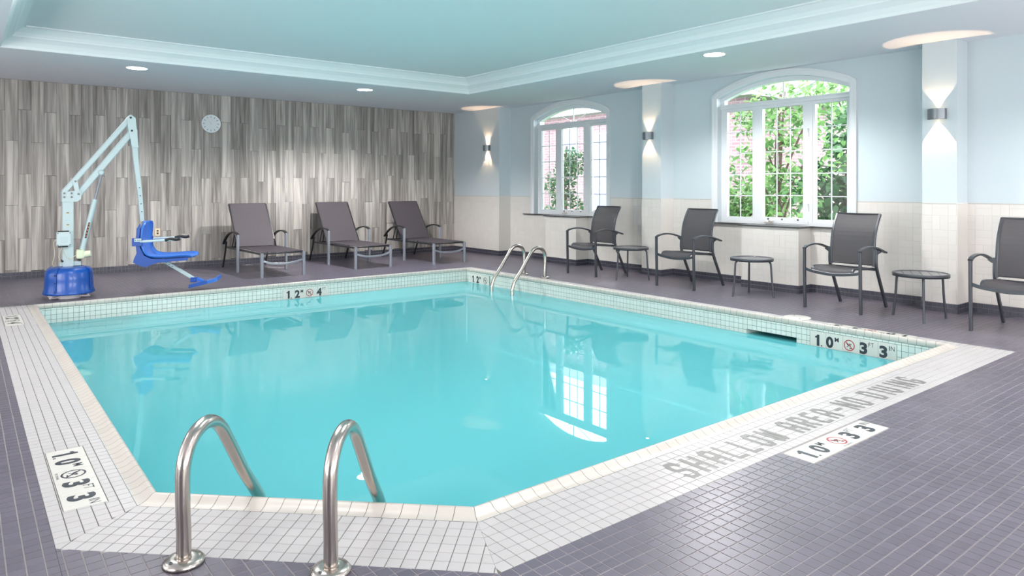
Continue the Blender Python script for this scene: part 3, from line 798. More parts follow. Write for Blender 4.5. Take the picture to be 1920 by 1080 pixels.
    for yy in (-.22, .0, .2): b = MB(); b.box((X0-.012, yy-.01, .062), (X0-.002, yy+.01, .082)); b.build('sash_clip', M_bolt, w)
    return w
window(1, 8.04, 9.89, 'far arched white window looking onto pink brickwork')
window(2, 4.045, 5.905, 'near arched white window filled with green foliage')
sl = MB(); sl.box((XR-.045, 9.24, ZS-.012), (XR+.09, 10.18, ZS+.002)); sl.box((XR-.045, 7.94, ZS-.012), (XR+.09, 8.48, ZS+.002)); sl.box((XF-.03, 8.44, ZS-.012), (XR+.09, 9.28, ZS+.002))
tag(sl.build('trim_1', M_sill), 'dark stone sill under the far window', kind='structure')
sl = MB(); sl.box((XR-.045, 5.335, ZS-.012), (XR+.09, 5.99, ZS+.002)); sl.box((XR-.045, 3.95, ZS-.012), (XR+.09, 4.545, ZS+.002)); sl.box((XF-.03, 4.51, ZS-.012), (XR+.09, 5.37, ZS+.002))
tag(sl.build('trim_2', M_sill), 'dark stone sill under the near window', kind='structure')

# ================================================================== LETTERING
_g = {}
def glyph(ch, bold=.0):
    key = (ch, bold)
    if key not in _g:
        cu = bpy.data.curves.new('g', 'FONT'); cu.body = ch; cu.size = 1; cu.offset = bold; cu.resolution_u = 4; cu.extrude = 0
        o = bpy.data.objects.new('g', cu); COL.objects.link(o); bpy.context.view_layer.update()
        ev = o.evaluated_get(bpy.context.evaluated_depsgraph_get()); me = ev.to_mesh()
        vs = [(v.co.x, v.co.y) for v in me.vertices]; fs = [tuple(p.vertices) for p in me.polygons]; ev.to_mesh_clear()
        bpy.data.objects.remove(o); bpy.data.curves.remove(cu)
        x0, x1 = min(v[0] for v in vs), max(v[0] for v in vs); y0, y1 = min(v[1] for v in vs), max(v[1] for v in vs)
        _g[key] = ([((x-x0)/(x1-x0), (y-y0)/(y1-y0)) for x, y in vs], fs)
    return _g[key]
def put(mb, ch, x0, x1, y0, y1, bold=.035, z=.0007):
    vs, fs = glyph(ch, bold); mb.add([(x0+a*(x1-x0), y0+b_*(y1-y0), z) for a, b_ in vs], fs)
def marker(label, O, U, V, kind, hgt=.152, black_symbol=False, name='depth_marker', pl_th=.0022, scale_v=1):
    """sign in its own x-y plane: x along the text, y up the letters"""
    t = thing(name, label, 'pool sign', group=None)
    U, V = Vector(U), Vector(V); Nn = U.cross(V); M = Matrix.Identity(4)
    for i in range(3): M[i][0], M[i][1], M[i][2], M[i][3] = U[i], V[i], Nn[i], O[i]
    t.matrix_world = M
    n = {'10': 5, '12': 4, '12s': 3}[kind]; L = {'10': .785, '12': .645, '12s': .50}[kind]
    for k in range(n):
        p = MB(); a, b_ = L*k/n+.0008, L*(k+1)/n-.0008
        vs, fs = tile_shape([(a, .001), (b_, .001), (b_, hgt-.001), (a, hgt-.001)], pl_th, .001); p.add(vs, fs); p.build('plate', M_sign, t, recalc=False)
    z = pl_th+.0004; lt = MB()
    class _L:
        def add(s_, vs, fs):
            m_ = MB(); m_.add(vs, fs); m_.build('character', M_black, t, recalc=False)
    real, lt = lt, _L(); y0, y1 = .022*scale_v, .128*scale_v; ys = .088*scale_v
    def bar1(x):   # the heavy numeral one
        lt.add([(x+.016, y0, z), (x+.042, y0, z), (x+.042, y1, z), (x+.022, y1, z), (x+.014, y1-.012, z), (x, y1-.018, z), (x, y1-.032, z), (x+.016, y1-.030, z)], [(0, 1, 2, 3, 4, 5, 6, 7)])
    bar1(.052)
    lt.add([(.108, y0, z), (.121, y0, z), (.121, y0+.012, z), (.108, y0+.012, z)], [(0, 1, 2, 3)])
    if kind == '10':
        put(lt, '0', .158, .228, y0, y1, .045, z); put(lt, 'M', .240, .278, ys, y1, .03, z)
        sx = .375
        put(lt, '3', .468, .536, y0, y1, .045, z); put(lt, 'F', .546, .564, ys+.006, y1+.006, .0, z); put(lt, 'T', .568, .592, ys+.006, y1+.006, .0, z)
        put(lt, '3', .640, .708, y0, y1, .045, z); put(lt, 'I', .722, .729, ys+.006, y1+.006, .0, z); put(lt, 'N', .736, .768, ys+.006, y1+.006, .0, z)
    else:
        put(lt, '2', .166, .234, y0, y1, .045, z); put(lt, 'M', .245, .281, ys, y1, .03, z)
        sx = .372
        if kind == '12':
            put(lt, '4', .470, .545, y0, y1, .045, z); put(lt, 'F', .556, .574, ys+.006, y1+.006, .0, z); put(lt, 'T', .578, .602, ys+.006, y1+.006, .0, z)
        else: sx = .40
    # stick swimmer
    lt = real
    cy = .078*scale_v; sc = scale_v
    def st(a, b_, w=.005):
        a = Vector((sx+a[0], cy+a[1]*sc, 0)); b2 = Vector((sx+b_[0], cy+b_[1]*sc, 0)); d = (b2-a).normalized(); s_ = Vector((-d.y, d.x, 0))*w/2
        lt.add([(*(a-s_).xy, z), (*(b2-s_).xy, z), (*(b2+s_).xy, z), (*(a+s_).xy, z)], [(0, 1, 2, 3)])
    st((-.018, .006), (.012, -.008), .009); st((-.022, -.018), (-.004, -.002)); st((.002, -.004), (.020, .014)); st((-.016, .006), (-.026, .018)); st((.010, -.008), (.022, -.020)); st((.0, -.024), (.024, -.026), .006)
    lt.lathe([(.006, z), (.0001, z)], 10, c=(sx+.004, cy+.012*sc, 0))
    tag(lt.build('swimmer_figure', M_black, t, recalc=False), kind='stuff')
    sy = MB(); ro, ri, nn = .050, .0415, 40
    vs = []
    for r in (ri, ro):
        for k in range(nn): vs.append((sx+r*cos(2*pi*k/nn), cy+r*sin(2*pi*k/nn)*sc, z))
    sy.add(vs, [(k, nn+k, nn+(k+1) % nn, (k+1) % nn) for k in range(nn)])
    a = Vector((sx-.032, cy+.032*sc, 0)); b2 = Vector((sx+.032, cy-.032*sc, 0)); d = (b2-a).normalized(); s_ = Vector((-d.y, d.x, 0))*.0035
    sy.add([(*(a-s_).xy, z+.0003), (*(b2-s_).xy, z+.0003), (*(b2+s_).xy, z+.0003), (*(a+s_).xy, z+.0003)], [(0, 1, 2, 3)])
    sy.build('no_diving_symbol', M_black if black_symbol else M_red, t, recalc=False)
    cp = MB(); x = sx-.048
    for ch in 'NO DIVING':
        if ch != ' ': put(cp, ch, x, x+(.003 if ch == 'I' else .0085), .010*sc, .021*sc, .0, z)
        x += .006 if ch in 'I ' else .0112
    tag(cp.build('caption', M_black, t, recalc=False), kind='stuff')
    return t
marker('pool depth sign lying on dark tiles below the grey lettering', (3.160, 1.709, -.0018), (1, 0, 0), (0, 1, 0), '10', .156)
marker('near depth sign in the left white band, with black round symbol', (.321, 4.100, -.0018), (0, -1, 0), (1, 0, 0), '10', .157, black_symbol=True)
marker('faraway depth sign in the left white band near the blue lift', (.321, 8.745, -.0018), (0, -1, 0), (1, 0, 0), '12', .152, black_symbol=True)
marker('upside-down depth sign on the narrow white edge before the chairs', (6.564, 2.602, -.0018), (0, 1, 0), (-1, 0, 0), '10', .134, scale_v=.88)
marker('large depth sign with red symbol on the pool wall beside the skimmer mouth', (6.3385, 3.464, -.2115), (0, -1, 0), (0, 0, 1), '10', .158)
marker('depth sign 1.2 M 4 FT on pool wall in front of the loungers', (3.367, 9.2185, -.2115), (1, 0, 0), (0, 0, 1), '12', .158)
marker('small depth sign 1.2 M on the pool wall left of the far ladder', (6.3385, 9.108, -.2115), (0, -1, 0), (0, 0, 1), '12s', .158, black_symbol=True)

# SHALLOW AREA-NO DIVING in grey mosaic: strokes on a 0..1 box
GL = {
 'S': [[(1,.8),(.8,1),(.2,1),(0,.8),(0,.62),(.2,.52),(.8,.48),(1,.38),(1,.2),(.8,0),(.2,0),(0,.2)]],
 'H': [[(0,0),(0,1)],[(1,0),(1,1)],[(0,.5),(1,.5)]], 'A': [[(0,0),(0,.8),(.25,1),(.75,1),(1,.8),(1,0)],[(0,.42),(1,.42)]],
 'L': [[(0,1),(0,0),(1,0)]], 'O': [[(0,.2),(.2,0),(.8,0),(1,.2),(1,.8),(.8,1),(.2,1),(0,.8),(0,.2)]],
 'W': [[(0,1),(0,.15),(.2,0),(.45,.12),(.5,.3),(.55,.12),(.8,0),(1,.15),(1,1)],[(.5,.25),(.5,.75)]],
 'R': [[(0,0),(0,1),(.8,1),(1,.85),(1,.6),(.8,.48),(0,.48)],[(.55,.48),(1,0)]], 'E': [[(1,1),(.2,1),(0,.85),(0,.15),(.2,0),(1,0)],[(0,.5),(.75,.5)]],
 '-': [[(.1,.45),(.9,.45)]], 'N': [[(0,0),(0,1),(1,0),(1,1)]], 'D': [[(0,0),(0,1),(.75,1),(1,.8),(1,.2),(.75,0),(0,0)]],
 'I': [[(.5,0),(.5,1)]], 'V': [[(0,1),(0,.2),(.3,0),(.7,0),(1,.2),(1,1)]], 'G': [[(1,.8),(.8,1),(.2,1),(0,.8),(0,.2),(.2,0),(.8,0),(1,.2),(1,.42),(.6,.42)]]}
txt = 'SHALLOW AREA-NO DIVING'; sb = MB(); x = 2.560; cw, adv, sw = .086, .1235, .026; zb = .0009
for ch in txt:
    if ch == ' ': x += adv*.62; continue
    for line in GL[ch]:
        P_ = [Vector((x + a*(cw-sw)+sw/2, 1.948 + b_*(.185-sw)+sw/2)) for a, b_ in line]
        for a, b_ in zip(P_, P_[1:]):
            d = (b_-a).normalized(); s_ = Vector((-d.y, d.x))*sw/2; e = d*sw*.38
            q = [a-s_-e, b_-s_+e, b_+s_+e, a+s_-e]; sb.add([(v.x, v.y, zb) for v in q], [(0, 1, 2, 3)]); zb += .000004
    x += adv if ch not in 'I' else adv*.72
lett = sb.build('grey_lettering', M_greyletter, band, recalc=False)
lett['label'] = 'grey block letters reading SHALLOW AREA-NO DIVING'

# ================================================================== POOL HARDWARE
def ladder(label, loc, ang, gap, H=.44, reach=.60):
    """local +x points towards the pool, rails at y = +-gap/2"""
    t = thing('pool_ladder', label, 'pool ladder', loc, ang)
    for s in (-1, 1):
        y = s*gap/2
        pts = [(0, y, 0), (0, y, .10), (-.006, y, .22), (-.004, y, .32)] + [(.0+.135-.135*cos(radians(a)), y, .32+(H-.32)*sin(radians(a))) for a in (25, 45, 65, 90)]
        pts += [(.19, y, H-.012), (.245, y, H-.05), (.30, y, H-.12), (.42, y, H-.285), (.545, y, .005), (.575, y, -.05), (.592, y, -.10), (.60, y, -.16), (.60, y, -.5), (.60, y, -.95)]
        if reach != .60: pts = [(a*reach/.60 if a > 0 else a, b_, c_) for a, b_, c_ in pts]
        m = MB().tube(spline(pts, 5), .0245, 20); m.build('rail', M_steel, t)
        e = MB().lathe([(.0255, .022), (.034, .024), (.060, .019), (.068, .010), (.068, .0), (.066, .0)], 32, c=(0, y, 0)); e.build('escutcheon', M_steel, t)
        b = MB().lathe([(.006, .026), (.006, .030), (.0001, .032)], 12, c=(-.045, y+.02, -.006)); b.build('set_screw', M_bolt, t)
    for z in (-.21, -.47, -.73):
        b = MB().bevbox((reach-.035, -gap/2+.02, z-.012), (reach+.045, gap/2-.02, z+.012), .006); b.build('tread', M_steel, t)
    return t
ladder('stainless pool ladder rails in the foreground over the white band', ((.594+.991)/2, (2.593+2.246)/2, 0), math.atan2(1, .98), .527)
ladder('faraway stainless pool ladder on the right edge near the room corner', (6.605, 7.857, 0), pi, .476)
sk = thing('skimmer_lid', 'round white skimmer lid in the deck between the near chairs and pool', 'skimmer lid', (6.575, 3.73, 0))
MB().lathe([(.130, 0), (.130, .003), (.124, .005), (.0001, .005)], 40).build('cover', M_sign, sk)
for a in (0, pi): MB().lathe([(.008, .005), (.008, .0065), (.0001, .0065)], 12, c=(.09*cos(a+.8), .09*sin(a+.8), 0)).build('finger_hole', M_rubber, sk)

# ---- patio armchairs (local +x = forward)
def make_chair():
    t = thing('patio_armchair', 'x', 'chair')
    for s in (-1, 1):
        y = s*.300
        MB().bar([(.340, y, 0), (.350, y, .40), (.352, y, .640)], .024, .036, up=(1, 0, 0)).build('leg', M_frame, t)
        MB().bar(spline([(.358, y, .642), (.30, y, .668), (.18, y, .682), (.04, y, .672), (-.10, y, .640), (-.22, y, .605)], 4), .040, .018).build('arm', M_frame, t)
        # rear leg runs up into the back frame
        yb = s*.252
        m = MB().bar(spline([(-.345, yb, 0), (-.24, yb, .20), (-.135, yb, .40), (-.105, yb, .50), (-.115, yb, .64)], 4), .024, .036, up=(1, 0, 0)); m.build('leg', M_frame, t)
        m = MB().bar(spline([(-.095, s*.232, .455), (-.10, s*.232, .60), (-.125, s*.232, .78), (-.175, s*.232, .90), (-.245, s*.232, 1.01)], 4), .024, .028, up=(1, 0, 0)); m.build('back_frame', M_frame, t)
        m = MB().bar([(-.105, s*.262, .60), (-.105, s*.300, .628)], .03, .02, up=(1, 0, 0)); m.build('bracket', M_frame, t)
        m = MB().bar(spline([(.345, s*.215, .405), (.325, s*.215, .440), (.27, s*.215, .455), (.05, s*.215, .440), (-.115, s*.215, .432)], 4), .024, .026); m.build('seat_frame', M_frame, t)
    MB().bar(spline([(.345, -.30, .425), (.35, -.20, .402), (.352, 0, .385), (.35, .20, .402), (.345, .30, .425)], 5), .018, .032).build('front_rail', M_frame, t)
    MB().bar([(-.12, -.26, .425), (-.12, .26, .425)], .020, .030).build('rear_rail', M_frame, t)
    def sheet(name, path, w0, w1, m, sag):
        n = len(path); K = 8; vs = []; fs = []
        for i, (p, nr) in enumerate(path):
            w = w0 + (w1-w0)*i/(n-1)
            for side in (0, 1):
                for k in range(K+1):
                    u = -1+2*k/K; q = Vector((p[0], u*w, p[1])) + Vector((nr[0], 0, nr[1]))*(-sag*(1-u*u) + (0 if side == 0 else -.003)); vs.append(q)
        R = 2*(K+1)
        for i in range(n-1):
            for k in range(K):
                fs.append((i*R+k, i*R+k+1, (i+1)*R+k+1, (i+1)*R+k)); o = K+1; fs.append((i*R+o+k, (i+1)*R+o+k, (i+1)*R+o+k+1, i*R+o+k+1))
        for i in (0, n-1):
            for k in range(K): fs.append((i*R+k, i*R+K+1+k, i*R+K+2+k, i*R+k+1))
        return meshobj(name, vs, fs, m, t, smooth=False)
    bp = spline([(-.088, 0, .475), (-.095, 0, .60), (-.118, 0, .78), (-.168, 0, .90), (-.240, 0, 1.012)], 3)
    sheet('backrest', [((p.x, p.z), (1, .15)) for p in bp], .228, .228, M_sling, .012)
    sp = spline([(.352, 0, .415), (.330, 0, .448), (.27, 0, .466), (.05, 0, .450), (-.085, 0, .442)], 3)
    sheet('seat', [((p.x, p.z), (0, 1)) for p in sp], .212, .212, M_sling, .016)
    for z, x in ((1.012, -.243),): MB().bar([(x, -.235, z), (x, .235, z)], .012, .016).build('top_rail', M_dframe, t)
    MB().bar([(-.092, -.235, .472), (-.092, .235, .472)], .010, .014).build('lower_rail', M_dframe, t)
    return t
ch0 = make_chair()
CH = [(7.585, 7.52, 'charcoal mesh armchair under the far window, beside the far round table'), (7.60, 5.80, 'charcoal mesh armchair between the pilaster sconce and the near window'),
      (7.555, 3.70, 'charcoal mesh armchair right of the near window, facing the pool'), (7.545, 2.105, 'charcoal mesh armchair cut off by the right edge of the picture')]
for k, (x, y, lab) in enumerate(CH):
    c = ch0 if k == 0 else copy_tree(ch0)
    c.location = (x, y, 0); c.rotation_euler = (0, 0, pi); tag(c, lab, 'chair', 'armchairs along the window wall')
# ---- round side tables
def make_table(phase):
    t = thing('round_side_table', 'x', 'table')
    R = .250
    MB().lathe([(R-.016, .424), (R, .424), (R, .455), (R-.004, .458), (R-.014, .458), (R-.014, .430)], 48, cap=False).build('rim', M_frame, t)
    for k in range(6):
        y0, y1 = -.234+k*.078+.002, -.234+(k+1)*.078-.002; rr = R-.0145; poly = []
        for yy, sgn in ((y0, 1), (y1, 1)): poly.append((sqrt(max(0, rr*rr-yy*yy)), yy))
        mid = (y0+y1)/2; poly.insert(1, (sqrt(rr*rr-mid*mid), mid))
        poly += [(-a, b_) for a, b_ in reversed(poly)]
        MB().prism(ccw(poly), .444, .452, 'z').build('slat', M_tablewhite, t)
    for k in range(3):
        a = phase + k*2*pi/3; d = Vector((cos(a), sin(a), 0))
        pts = [d*.12+Vector((0, 0, .432)), d*.17+Vector((0, 0, .432)), d*.205+Vector((0, 0, .426)), d*.226+Vector((0, 0, .405)), d*.234+Vector((0, 0, .37)), d*.245+Vector((0, 0, .2)), d*.268]
        MB().tube(spline(pts, 4), .0115, 12).build('leg', M_frame, t)
    MB().bevbox((-.12, -.015, .428), (.12, .015, .442), .003).build('under_brace', M_frame, t)
    return t
tb0 = make_table(0)
for k, (x, y, rz, lab) in enumerate([(7.489, 6.768, radians(173), 'small round dark table between the two far armchairs'), (7.481, 4.825, radians(160), 'round table with glossy reflecting top in front of the near window'),
                                 (7.467, 2.93, radians(207), 'round slatted dark table before the right pilaster')]):
    c = tb0 if k == 0 else copy_tree(tb0)
    c.location = (x, y, 0); c.rotation_euler = (0, 0, rz); tag(c, lab, 'table', 'round side tables between the armchairs')
# ---- chaise loungers (local +x towards the foot end)
def make_lounger():
    t = thing('chaise_lounger', 'x', 'lounger')
    for s in (-1, 1):
        MB().bar([(.925, s*.31, 0), (.925, s*.31, .352)], .040, .048, up=(1, 0, 0)).build('leg', M_silver, t)
        MB().bar([(.03, s*.375, 0), (.03, s*.375, .578)], .036, .046, up=(1, 0, 0)).build('leg', M_silver, t)
        MB().bar(spline([(-.86, s*.345, 0), (-.74, s*.345, .22), (-.66, s*.345, .43)], 3), .024, .030, up=(1, 0, 0)).build('leg', M_armblack, t)
        MB().bar(spline([(.045, s*.375, .572), (-.06, s*.377, .603), (-.22, s*.38, .606), (-.42, s*.38, .565), (-.60, s*.375, .48), (-.72, s*.37, .395)], 5), .044, .020).build('arm', M_armblack, t)
        MB().bar([(.93, s*.305, .340), (-.66, s*.330, .340)], .024, .030).build('side_rail', M_dframe, t)
        MB().bar([(-.22, s*.298, .362), (-.70, s*.298, 1.030)], .020, .026).build('back_frame', M_armblack, t)
        MB().bar([(-.42, s*.285, .61), (-.55, s*.285, .345)], .012, .018, up=(1, 0, 0)).build('prop', M_armblack, t)
        MB().bar([(-.38, s*.27, .56), (-.46, s*.27, .345)], .012, .018, up=(1, 0, 0)).build('prop', M_armblack, t)
        MB().bar([(.03, s*.33, .345), (.03, s*.375, .345)], .03, .03).build('bracket', M_dframe, t)
    MB().bar(spline([(.925, -.30, .238), (.935, -.12, .196), (.935, .12, .196), (.925, .30, .238)], 5), .016, .030).build('front_rail', M_silver, t)
    MB().bar([(-.55, -.33, .345), (-.55, .33, .345)], .02, .025).build('cross_bar', M_dframe, t)
    MB().bar([(.915, -.30, .345), (.915, .30, .345)], .02, .02).build('cross_bar', M_dframe, t)
    MB().bar([(-.703, -.30, 1.032), (-.703, .30, 1.032)], .014, .014).build('cross_bar', M_dframe, t)
    def sh(name, a, b_, w, m, th=.005, sag=.012):
        a, b_ = Vector(a), Vector(b_); d = (b_-a).normalized(); nrm = Vector((0, 1, 0)).cross(d).normalized(); 
        if nrm.z < 0: nrm = -nrm
        K, n = 8, 8; vs = []; fs = []
        for sd in (0, 1):
            for i in range(n+1):
                for k in range(K+1):
                    u = -1+2*k/K; vs.append(a+(b_-a)*i/n + Vector((0, u*w, 0)) + nrm*(-sag*(1-u*u)*(1-(2*i/n-1)**4) - th*sd))
        o = (n+1)*(K+1); ix = lambda i, k, s_: s_*o+i*(K+1)+k
        for i in range(n):
            for k in range(K):
                fs.append((ix(i,k,0), ix(i,k+1,0), ix(i+1,k+1,0), ix(i+1,k,0))); fs.append((ix(i,k,1), ix(i+1,k,1), ix(i+1,k+1,1), ix(i,k+1,1)))
        for k in range(K):
            for i in (0, n): fs.append((ix(i,k,0), ix(i,k,1), ix(i,k+1,1), ix(i,k+1,0)))
        for i in range(n):
            for k in (0, K): fs.append((ix(i,k,0), ix(i,k,1), ix(i+1,k,1), ix(i+1,k,0)))
        ob = meshobj(name, vs, fs, m, t); return ob
    sh('seat', (.93, 0, .368), (-.24, 0, .368), .300, M_sling2)
    sh('backrest', (-.215, 0, .375), (-.702, 0, 1.045), .296, M_sling2)
    return t
lg0 = make_lounger()
for k, (x, y, rz, lab) in enumerate([(3.70, 11.04, 0, 'grey sling lounger nearest the blue pool lift'), (5.237, 11.20, 0, 'grey sling lounger, middle one of the three by the wood wall'),
                                 (6.590, 11.03, 0, 'grey sling lounger nearest the room corner')]):
    c = lg0 if k == 0 else copy_tree(lg0)
    c.location = (x, y, 0); c.rotation_euler = (0, 0, -pi/2+radians(rz)); tag(c, lab, 'lounger', 'chaise loungers along the wood wall')

# ---- pool lift ------------------------------------------------------------------
LF = thing('pool_lift', 'white pool access lift with blue seat and blue base cover', 'pool lift', (1.0, 9.74, 0))
MB().lathe([(.125, 0), (.125, .055), (.118, .07), (.05, .07)], 40).build('plinth', M_plinth, LF)
for a in (-25, 155, 205):
    d = Vector((cos(radians(a)), sin(radians(a)), 0)); m = MB(); m.bar([d*.11+Vector((0, 0, .02)), d*.22+Vector((0, 0, .02))], .035, .02); m.lathe([(.012, .03), (.012, .05), (.0001, .052)], 8, c=d*.2); m.build('anchor_foot', M_plinth, LF)
cov = MB().lathe([(.10, .06), (.262, .058), (.268, .066), (.262, .085), (.250, .12), (.246, .22), (.243, .30), (.232, .335), (.205, .358), (.16, .368), (.06, .372)], 56).build('base_cover', M_cover, LF)
for a in (-38, -128, 60, 150):
    d = Vector((cos(radians(a)), sin(radians(a)), 0))
    MB().bar([d*.262+Vector((0, 0, .07)), d*.258+Vector((0, 0, .14)), d*.250+Vector((0, 0, .30)), d*.232+Vector((0, 0, .345)), d*.19+Vector((0, 0, .370))], .006, .022, up=(-d.y, d.x, 0)).build('cover_flange', M_dblue, cov)
    for z in (.10, .20, .29): MB().lathe([(.007, -.004), (.007, .006), (.0001, .008)], 8, c=(d*.262+Vector((0, 0, z))), M=d.to_track_quat('Z', 'Y').to_matrix()).build('cover_bolt', M_bolt, cov)
MB().bevbox((-.072, -.055, .37), (.040, .055, 1.16), .006).build('mast', M_liftw, LF)
MB().bevbox((-.10, -.035, .375), (.12, .035, .43), .008).build('mast_foot', M_liftw, LF)
for x in (-.075, .10): MB().tube([(x, -.075, .44), (x, .05, .44)], .012, 10).build('pivot_bolt', M_rubber, LF)
pl = [(-.078, 1.135), (.070, 1.135), (.112, 1.165), (.118, 1.215), (.10, 1.265), (.04, 1.262), (-.01, 1.255), (-.078, 1.255)]
for y0, y1 in ((-.070, -.060), (.060, .070)): MB().prism(pl, y0, y1).build('mast_plate', M_liftw, LF)
for x, z in ((-.055, 1.235), (-.055, 1.19), (.018, 1.235), (.018, 1.19), (.088, 1.225)): MB().tube([(x, -.080, z), (x, -.06, z)], .012, 8).build('plate_bolt', M_bolt, LF)
for nm, a, b_, w in (('upper_arm', (-.055, 0, 1.245), (.640, 0, 2.160), .058), ('lower_arm', (.088, 0, 1.215), (.655, 0, 1.985), .072)):
    MB().bar([a, b_], .07 if nm == 'upper_arm' else .06, w).build(nm, M_liftw, LF)
MB().bar([(.052, -.045, 1.385), (.085, -.045, 1.215)], .012, .05, up=(1, 0, 0)).build('link_arm', M_liftw, LF)
MB().tube([(.058, -.055, 1.375), (.058, -.03, 1.375)], .012, 8).build('plate_bolt', M_bolt, LF)
hp = [(.598, 2.155), (.640, 2.205), (.695, 2.165), (.728, 1.80), (.655, 1.80), (.618, 2.0)]
for y0, y1 in ((-.052, -.042), (.042, .052)): MB().prism(hp, y0, y1).build('head_plate', M_liftw, LF)
for x, z in ((.640, 2.165), (.652, 2.005)): MB().tube([(x, -.062, z), (x, -.045, z)], .013, 8).build('plate_bolt', M_rubber, LF)
ha = MB().bar([(.685, 0, 2.02), (.700, 0, 1.70), (.752, 0, 1.20), (.775, 0, .88)], .045, .055, up=(1, 0, 0), scale=[1.25, 1.15, .95, .85]).build('hanging_arm', M_liftw, LF)
for k in range(4): MB().tube([(.742+.0085*k, -.036, 1.30-.10*k), (.742+.0085*k, -.02, 1.30-.10*k)], .006, 8).build('arm_hole', M_rubber, ha)
# actuator
ac = MB().tube([(.118, -.02, .50), (.262, -.02, 1.16)], .030, 16).build('actuator', M_liftw, LF)
MB().tube([(.262, -.02, 1.16), (.330, -.02, 1.47)], .013, 12).build('actuator_rod', M_silver, ac)
MB().bar([(.160, -.052, .70), (.200, -.052, .885)], .006, .020, up=(1, 0, 0)).build('warning_label', M_rubber, ac)
for k in range(5): MB().bar([(.163+.0078*k, -.0565, .712+.036*k), (.167+.0078*k, -.0565, .732+.036*k)], .003, .011, up=(1, 0, 0)).build('label_print', M_orange, ac)
MB().lathe([(.02, -.028), (.034, -.02), (.034, .02), (.02, .028)], 20, c=(.325, -.02, 1.485), M=Matrix.Rotation(pi/2, 3, 'X')).build('rod_eye', M_liftw, ac)
mo = MB().bevbox((.065, -.075, .455), (.150, .03, .565), .02); mo.build('motor', M_cream, LF)
MB().tube([(.145, -.03, .505), (.215, -.05, .515)], .042, 18, scale=[1, .85]).build('motor_end', M_cream, LF)
cbx = MB().bevbox((-.135, -.115, .620), (.010, -.055, .785), .012).build('control_box', M_boxgrey, LF)
MB().bevbox((-.095, -.120, .66), (-.03, -.113, .73), .003).build('box_label', M_liftw, cbx)
for x in (-.122, -.003):
    for z in (.633, .772): MB().tube([(x, -.121, z), (x, -.11, z)], .006, 8).build('box_screw', M_bolt, cbx)
MB().bevbox((-.12, -.10, .605), (-.02, -.06, .622), .004).build('cable_gland', M_rubber, cbx); MB().bevbox((-.12, -.10, .783), (-.01, -.06, .796), .004).build('cable_gland', M_rubber, cbx)
for x, z in ((-.02, .86), (-.02, 1.0)):
    st_ = MB(); st_.box((x-.016, -.058, z-.012), (x+.016, -.0545, z+.012)); o = st_.build('mast_sticker', M_cream2, LF)
    st_ = MB(); st_.box((x-.013, -.0595, z+.002), (x+.013, -.058, z+.009)); st_.build('sticker_print', M_rubber, o)
for pts in ([(-.13, -.08, .70), (-.16, -.08, .66), (-.15, -.07, .52), (-.17, -.05, .42), (-.15, -.02, .38)], [(-.06, -.08, .61), (-.05, -.08, .52), (0, -.07, .46), (.06, -.06, .50), (.10, -.06, .48)], [(-.08, -.08, .61), (-.11, -.07, .50), (-.08, -.06, .42)]):
    MB().tube(spline(pts, 5), .0035, 6).build('cable', M_cream2, LF)
# seat assembly, turned towards the camera; local frame sx forward
a_ = radians(-26); F_s = Vector((cos(a_), sin(a_), 0)); W_s = Vector((-sin(a_), cos(a_), 0)); O_s = Vector((.800, -.01, 0))
MS = Matrix.Identity(4)
for i in range(3): MS[i][0], MS[i][1], MS[i][2], MS[i][3] = F_s[i], W_s[i], (0, 0, 1)[i], O_s[i]
def sbuild(mb, name, m, par=None):
    mb.v = [MS @ v for v in mb.v]; return mb.build(name, m, par or LF)
# shell: curved sheet with rounded top corners and side lips
ctr = spline([(.035, 0, .885), (.020, 0, .80), (.010, 0, .68), (.020, 0, .57), (.060, 0, .485), (.14, 0, .447), (.30, 0, .440), (.45, 0, .452), (.555, 0, .450), (.575, 0, .425)], 4)
sh = MB(); K = 10; nn = len(ctr); vs = []; hw = []
for i, p in enumerate(ctr):
    f_ = i/(nn-1); w = .215
    if i < 5: w = .215 - .085*(1-i/5)**2
    if i > nn-6: w = .215 - .05*((i-(nn-6))/5)**2
    hw.append(w)
for sd in (0, 1):
    for i, p in enumerate(ctr):
        t_ = (ctr[min(i+1, nn-1)]-ctr[max(i-1, 0)]).normalized(); nr = Vector((-t_.z, 0, t_.x))
        if nr.x < 0 and nr.z < 0: nr = -nr
        if nr.x < 0 and abs(nr.x) > abs(nr.z): nr = -nr
        for k in range(K+1):
            u = -1+2*k/K; lip = .028*abs(u)**6
            vs.append(p + Vector((0, u*hw[i], 0)) + nr*(lip - .022*sd))
o_ = nn*(K+1); ix = lambda i, k, s_: s_*o_+i*(K+1)+k; fs = []
for i in range(nn-1):
    for k in range(K): fs += [(ix(i,k,0), ix(i,k+1,0), ix(i+1,k+1,0), ix(i+1,k,0)), (ix(i,k,1), ix(i+1,k,1), ix(i+1,k+1,1), ix(i,k+1,1))]
    for k in (0, K): fs.append((ix(i,k,0), ix(i,k,1), ix(i+1,k,1), ix(i+1,k,0)))
for k in range(K):
    for i in (0, nn-1): fs.append((ix(i,k,0), ix(i,k,1), ix(i,k+1,1), ix(i,k+1,0)))
sh.add(vs, fs, True); seat = sbuild(sh, 'seat_shell', M_blue)
skirt = [(.010, .86), (-.030, .80), (-.040, .60), (-.030, .50), (-.060, .425), (-.070, .385), (.0, .345), (.075, .325), (.12, .345), (.19, .375), (.545, .400), (.560, .435), (.30, .420), (.14, .425), (.055, .465), (.010, .56), (.0, .68), (.01, .80)]
b = MB(); b.prism(skirt, -.212, -.196); b.prism(skirt, .196, .212); sbuild(b, 'seat_side', M_dblue)
b = MB(); b.prism([(-.03, .80), (-.035, .60), (-.025, .50), (-.05, .40), (.05, .345), (.13, .37), (.14, .42), (.05, .46), (.005, .57), (.0, .8)], -.196, .196); sbuild(b, 'seat_back_panel', M_dblue)
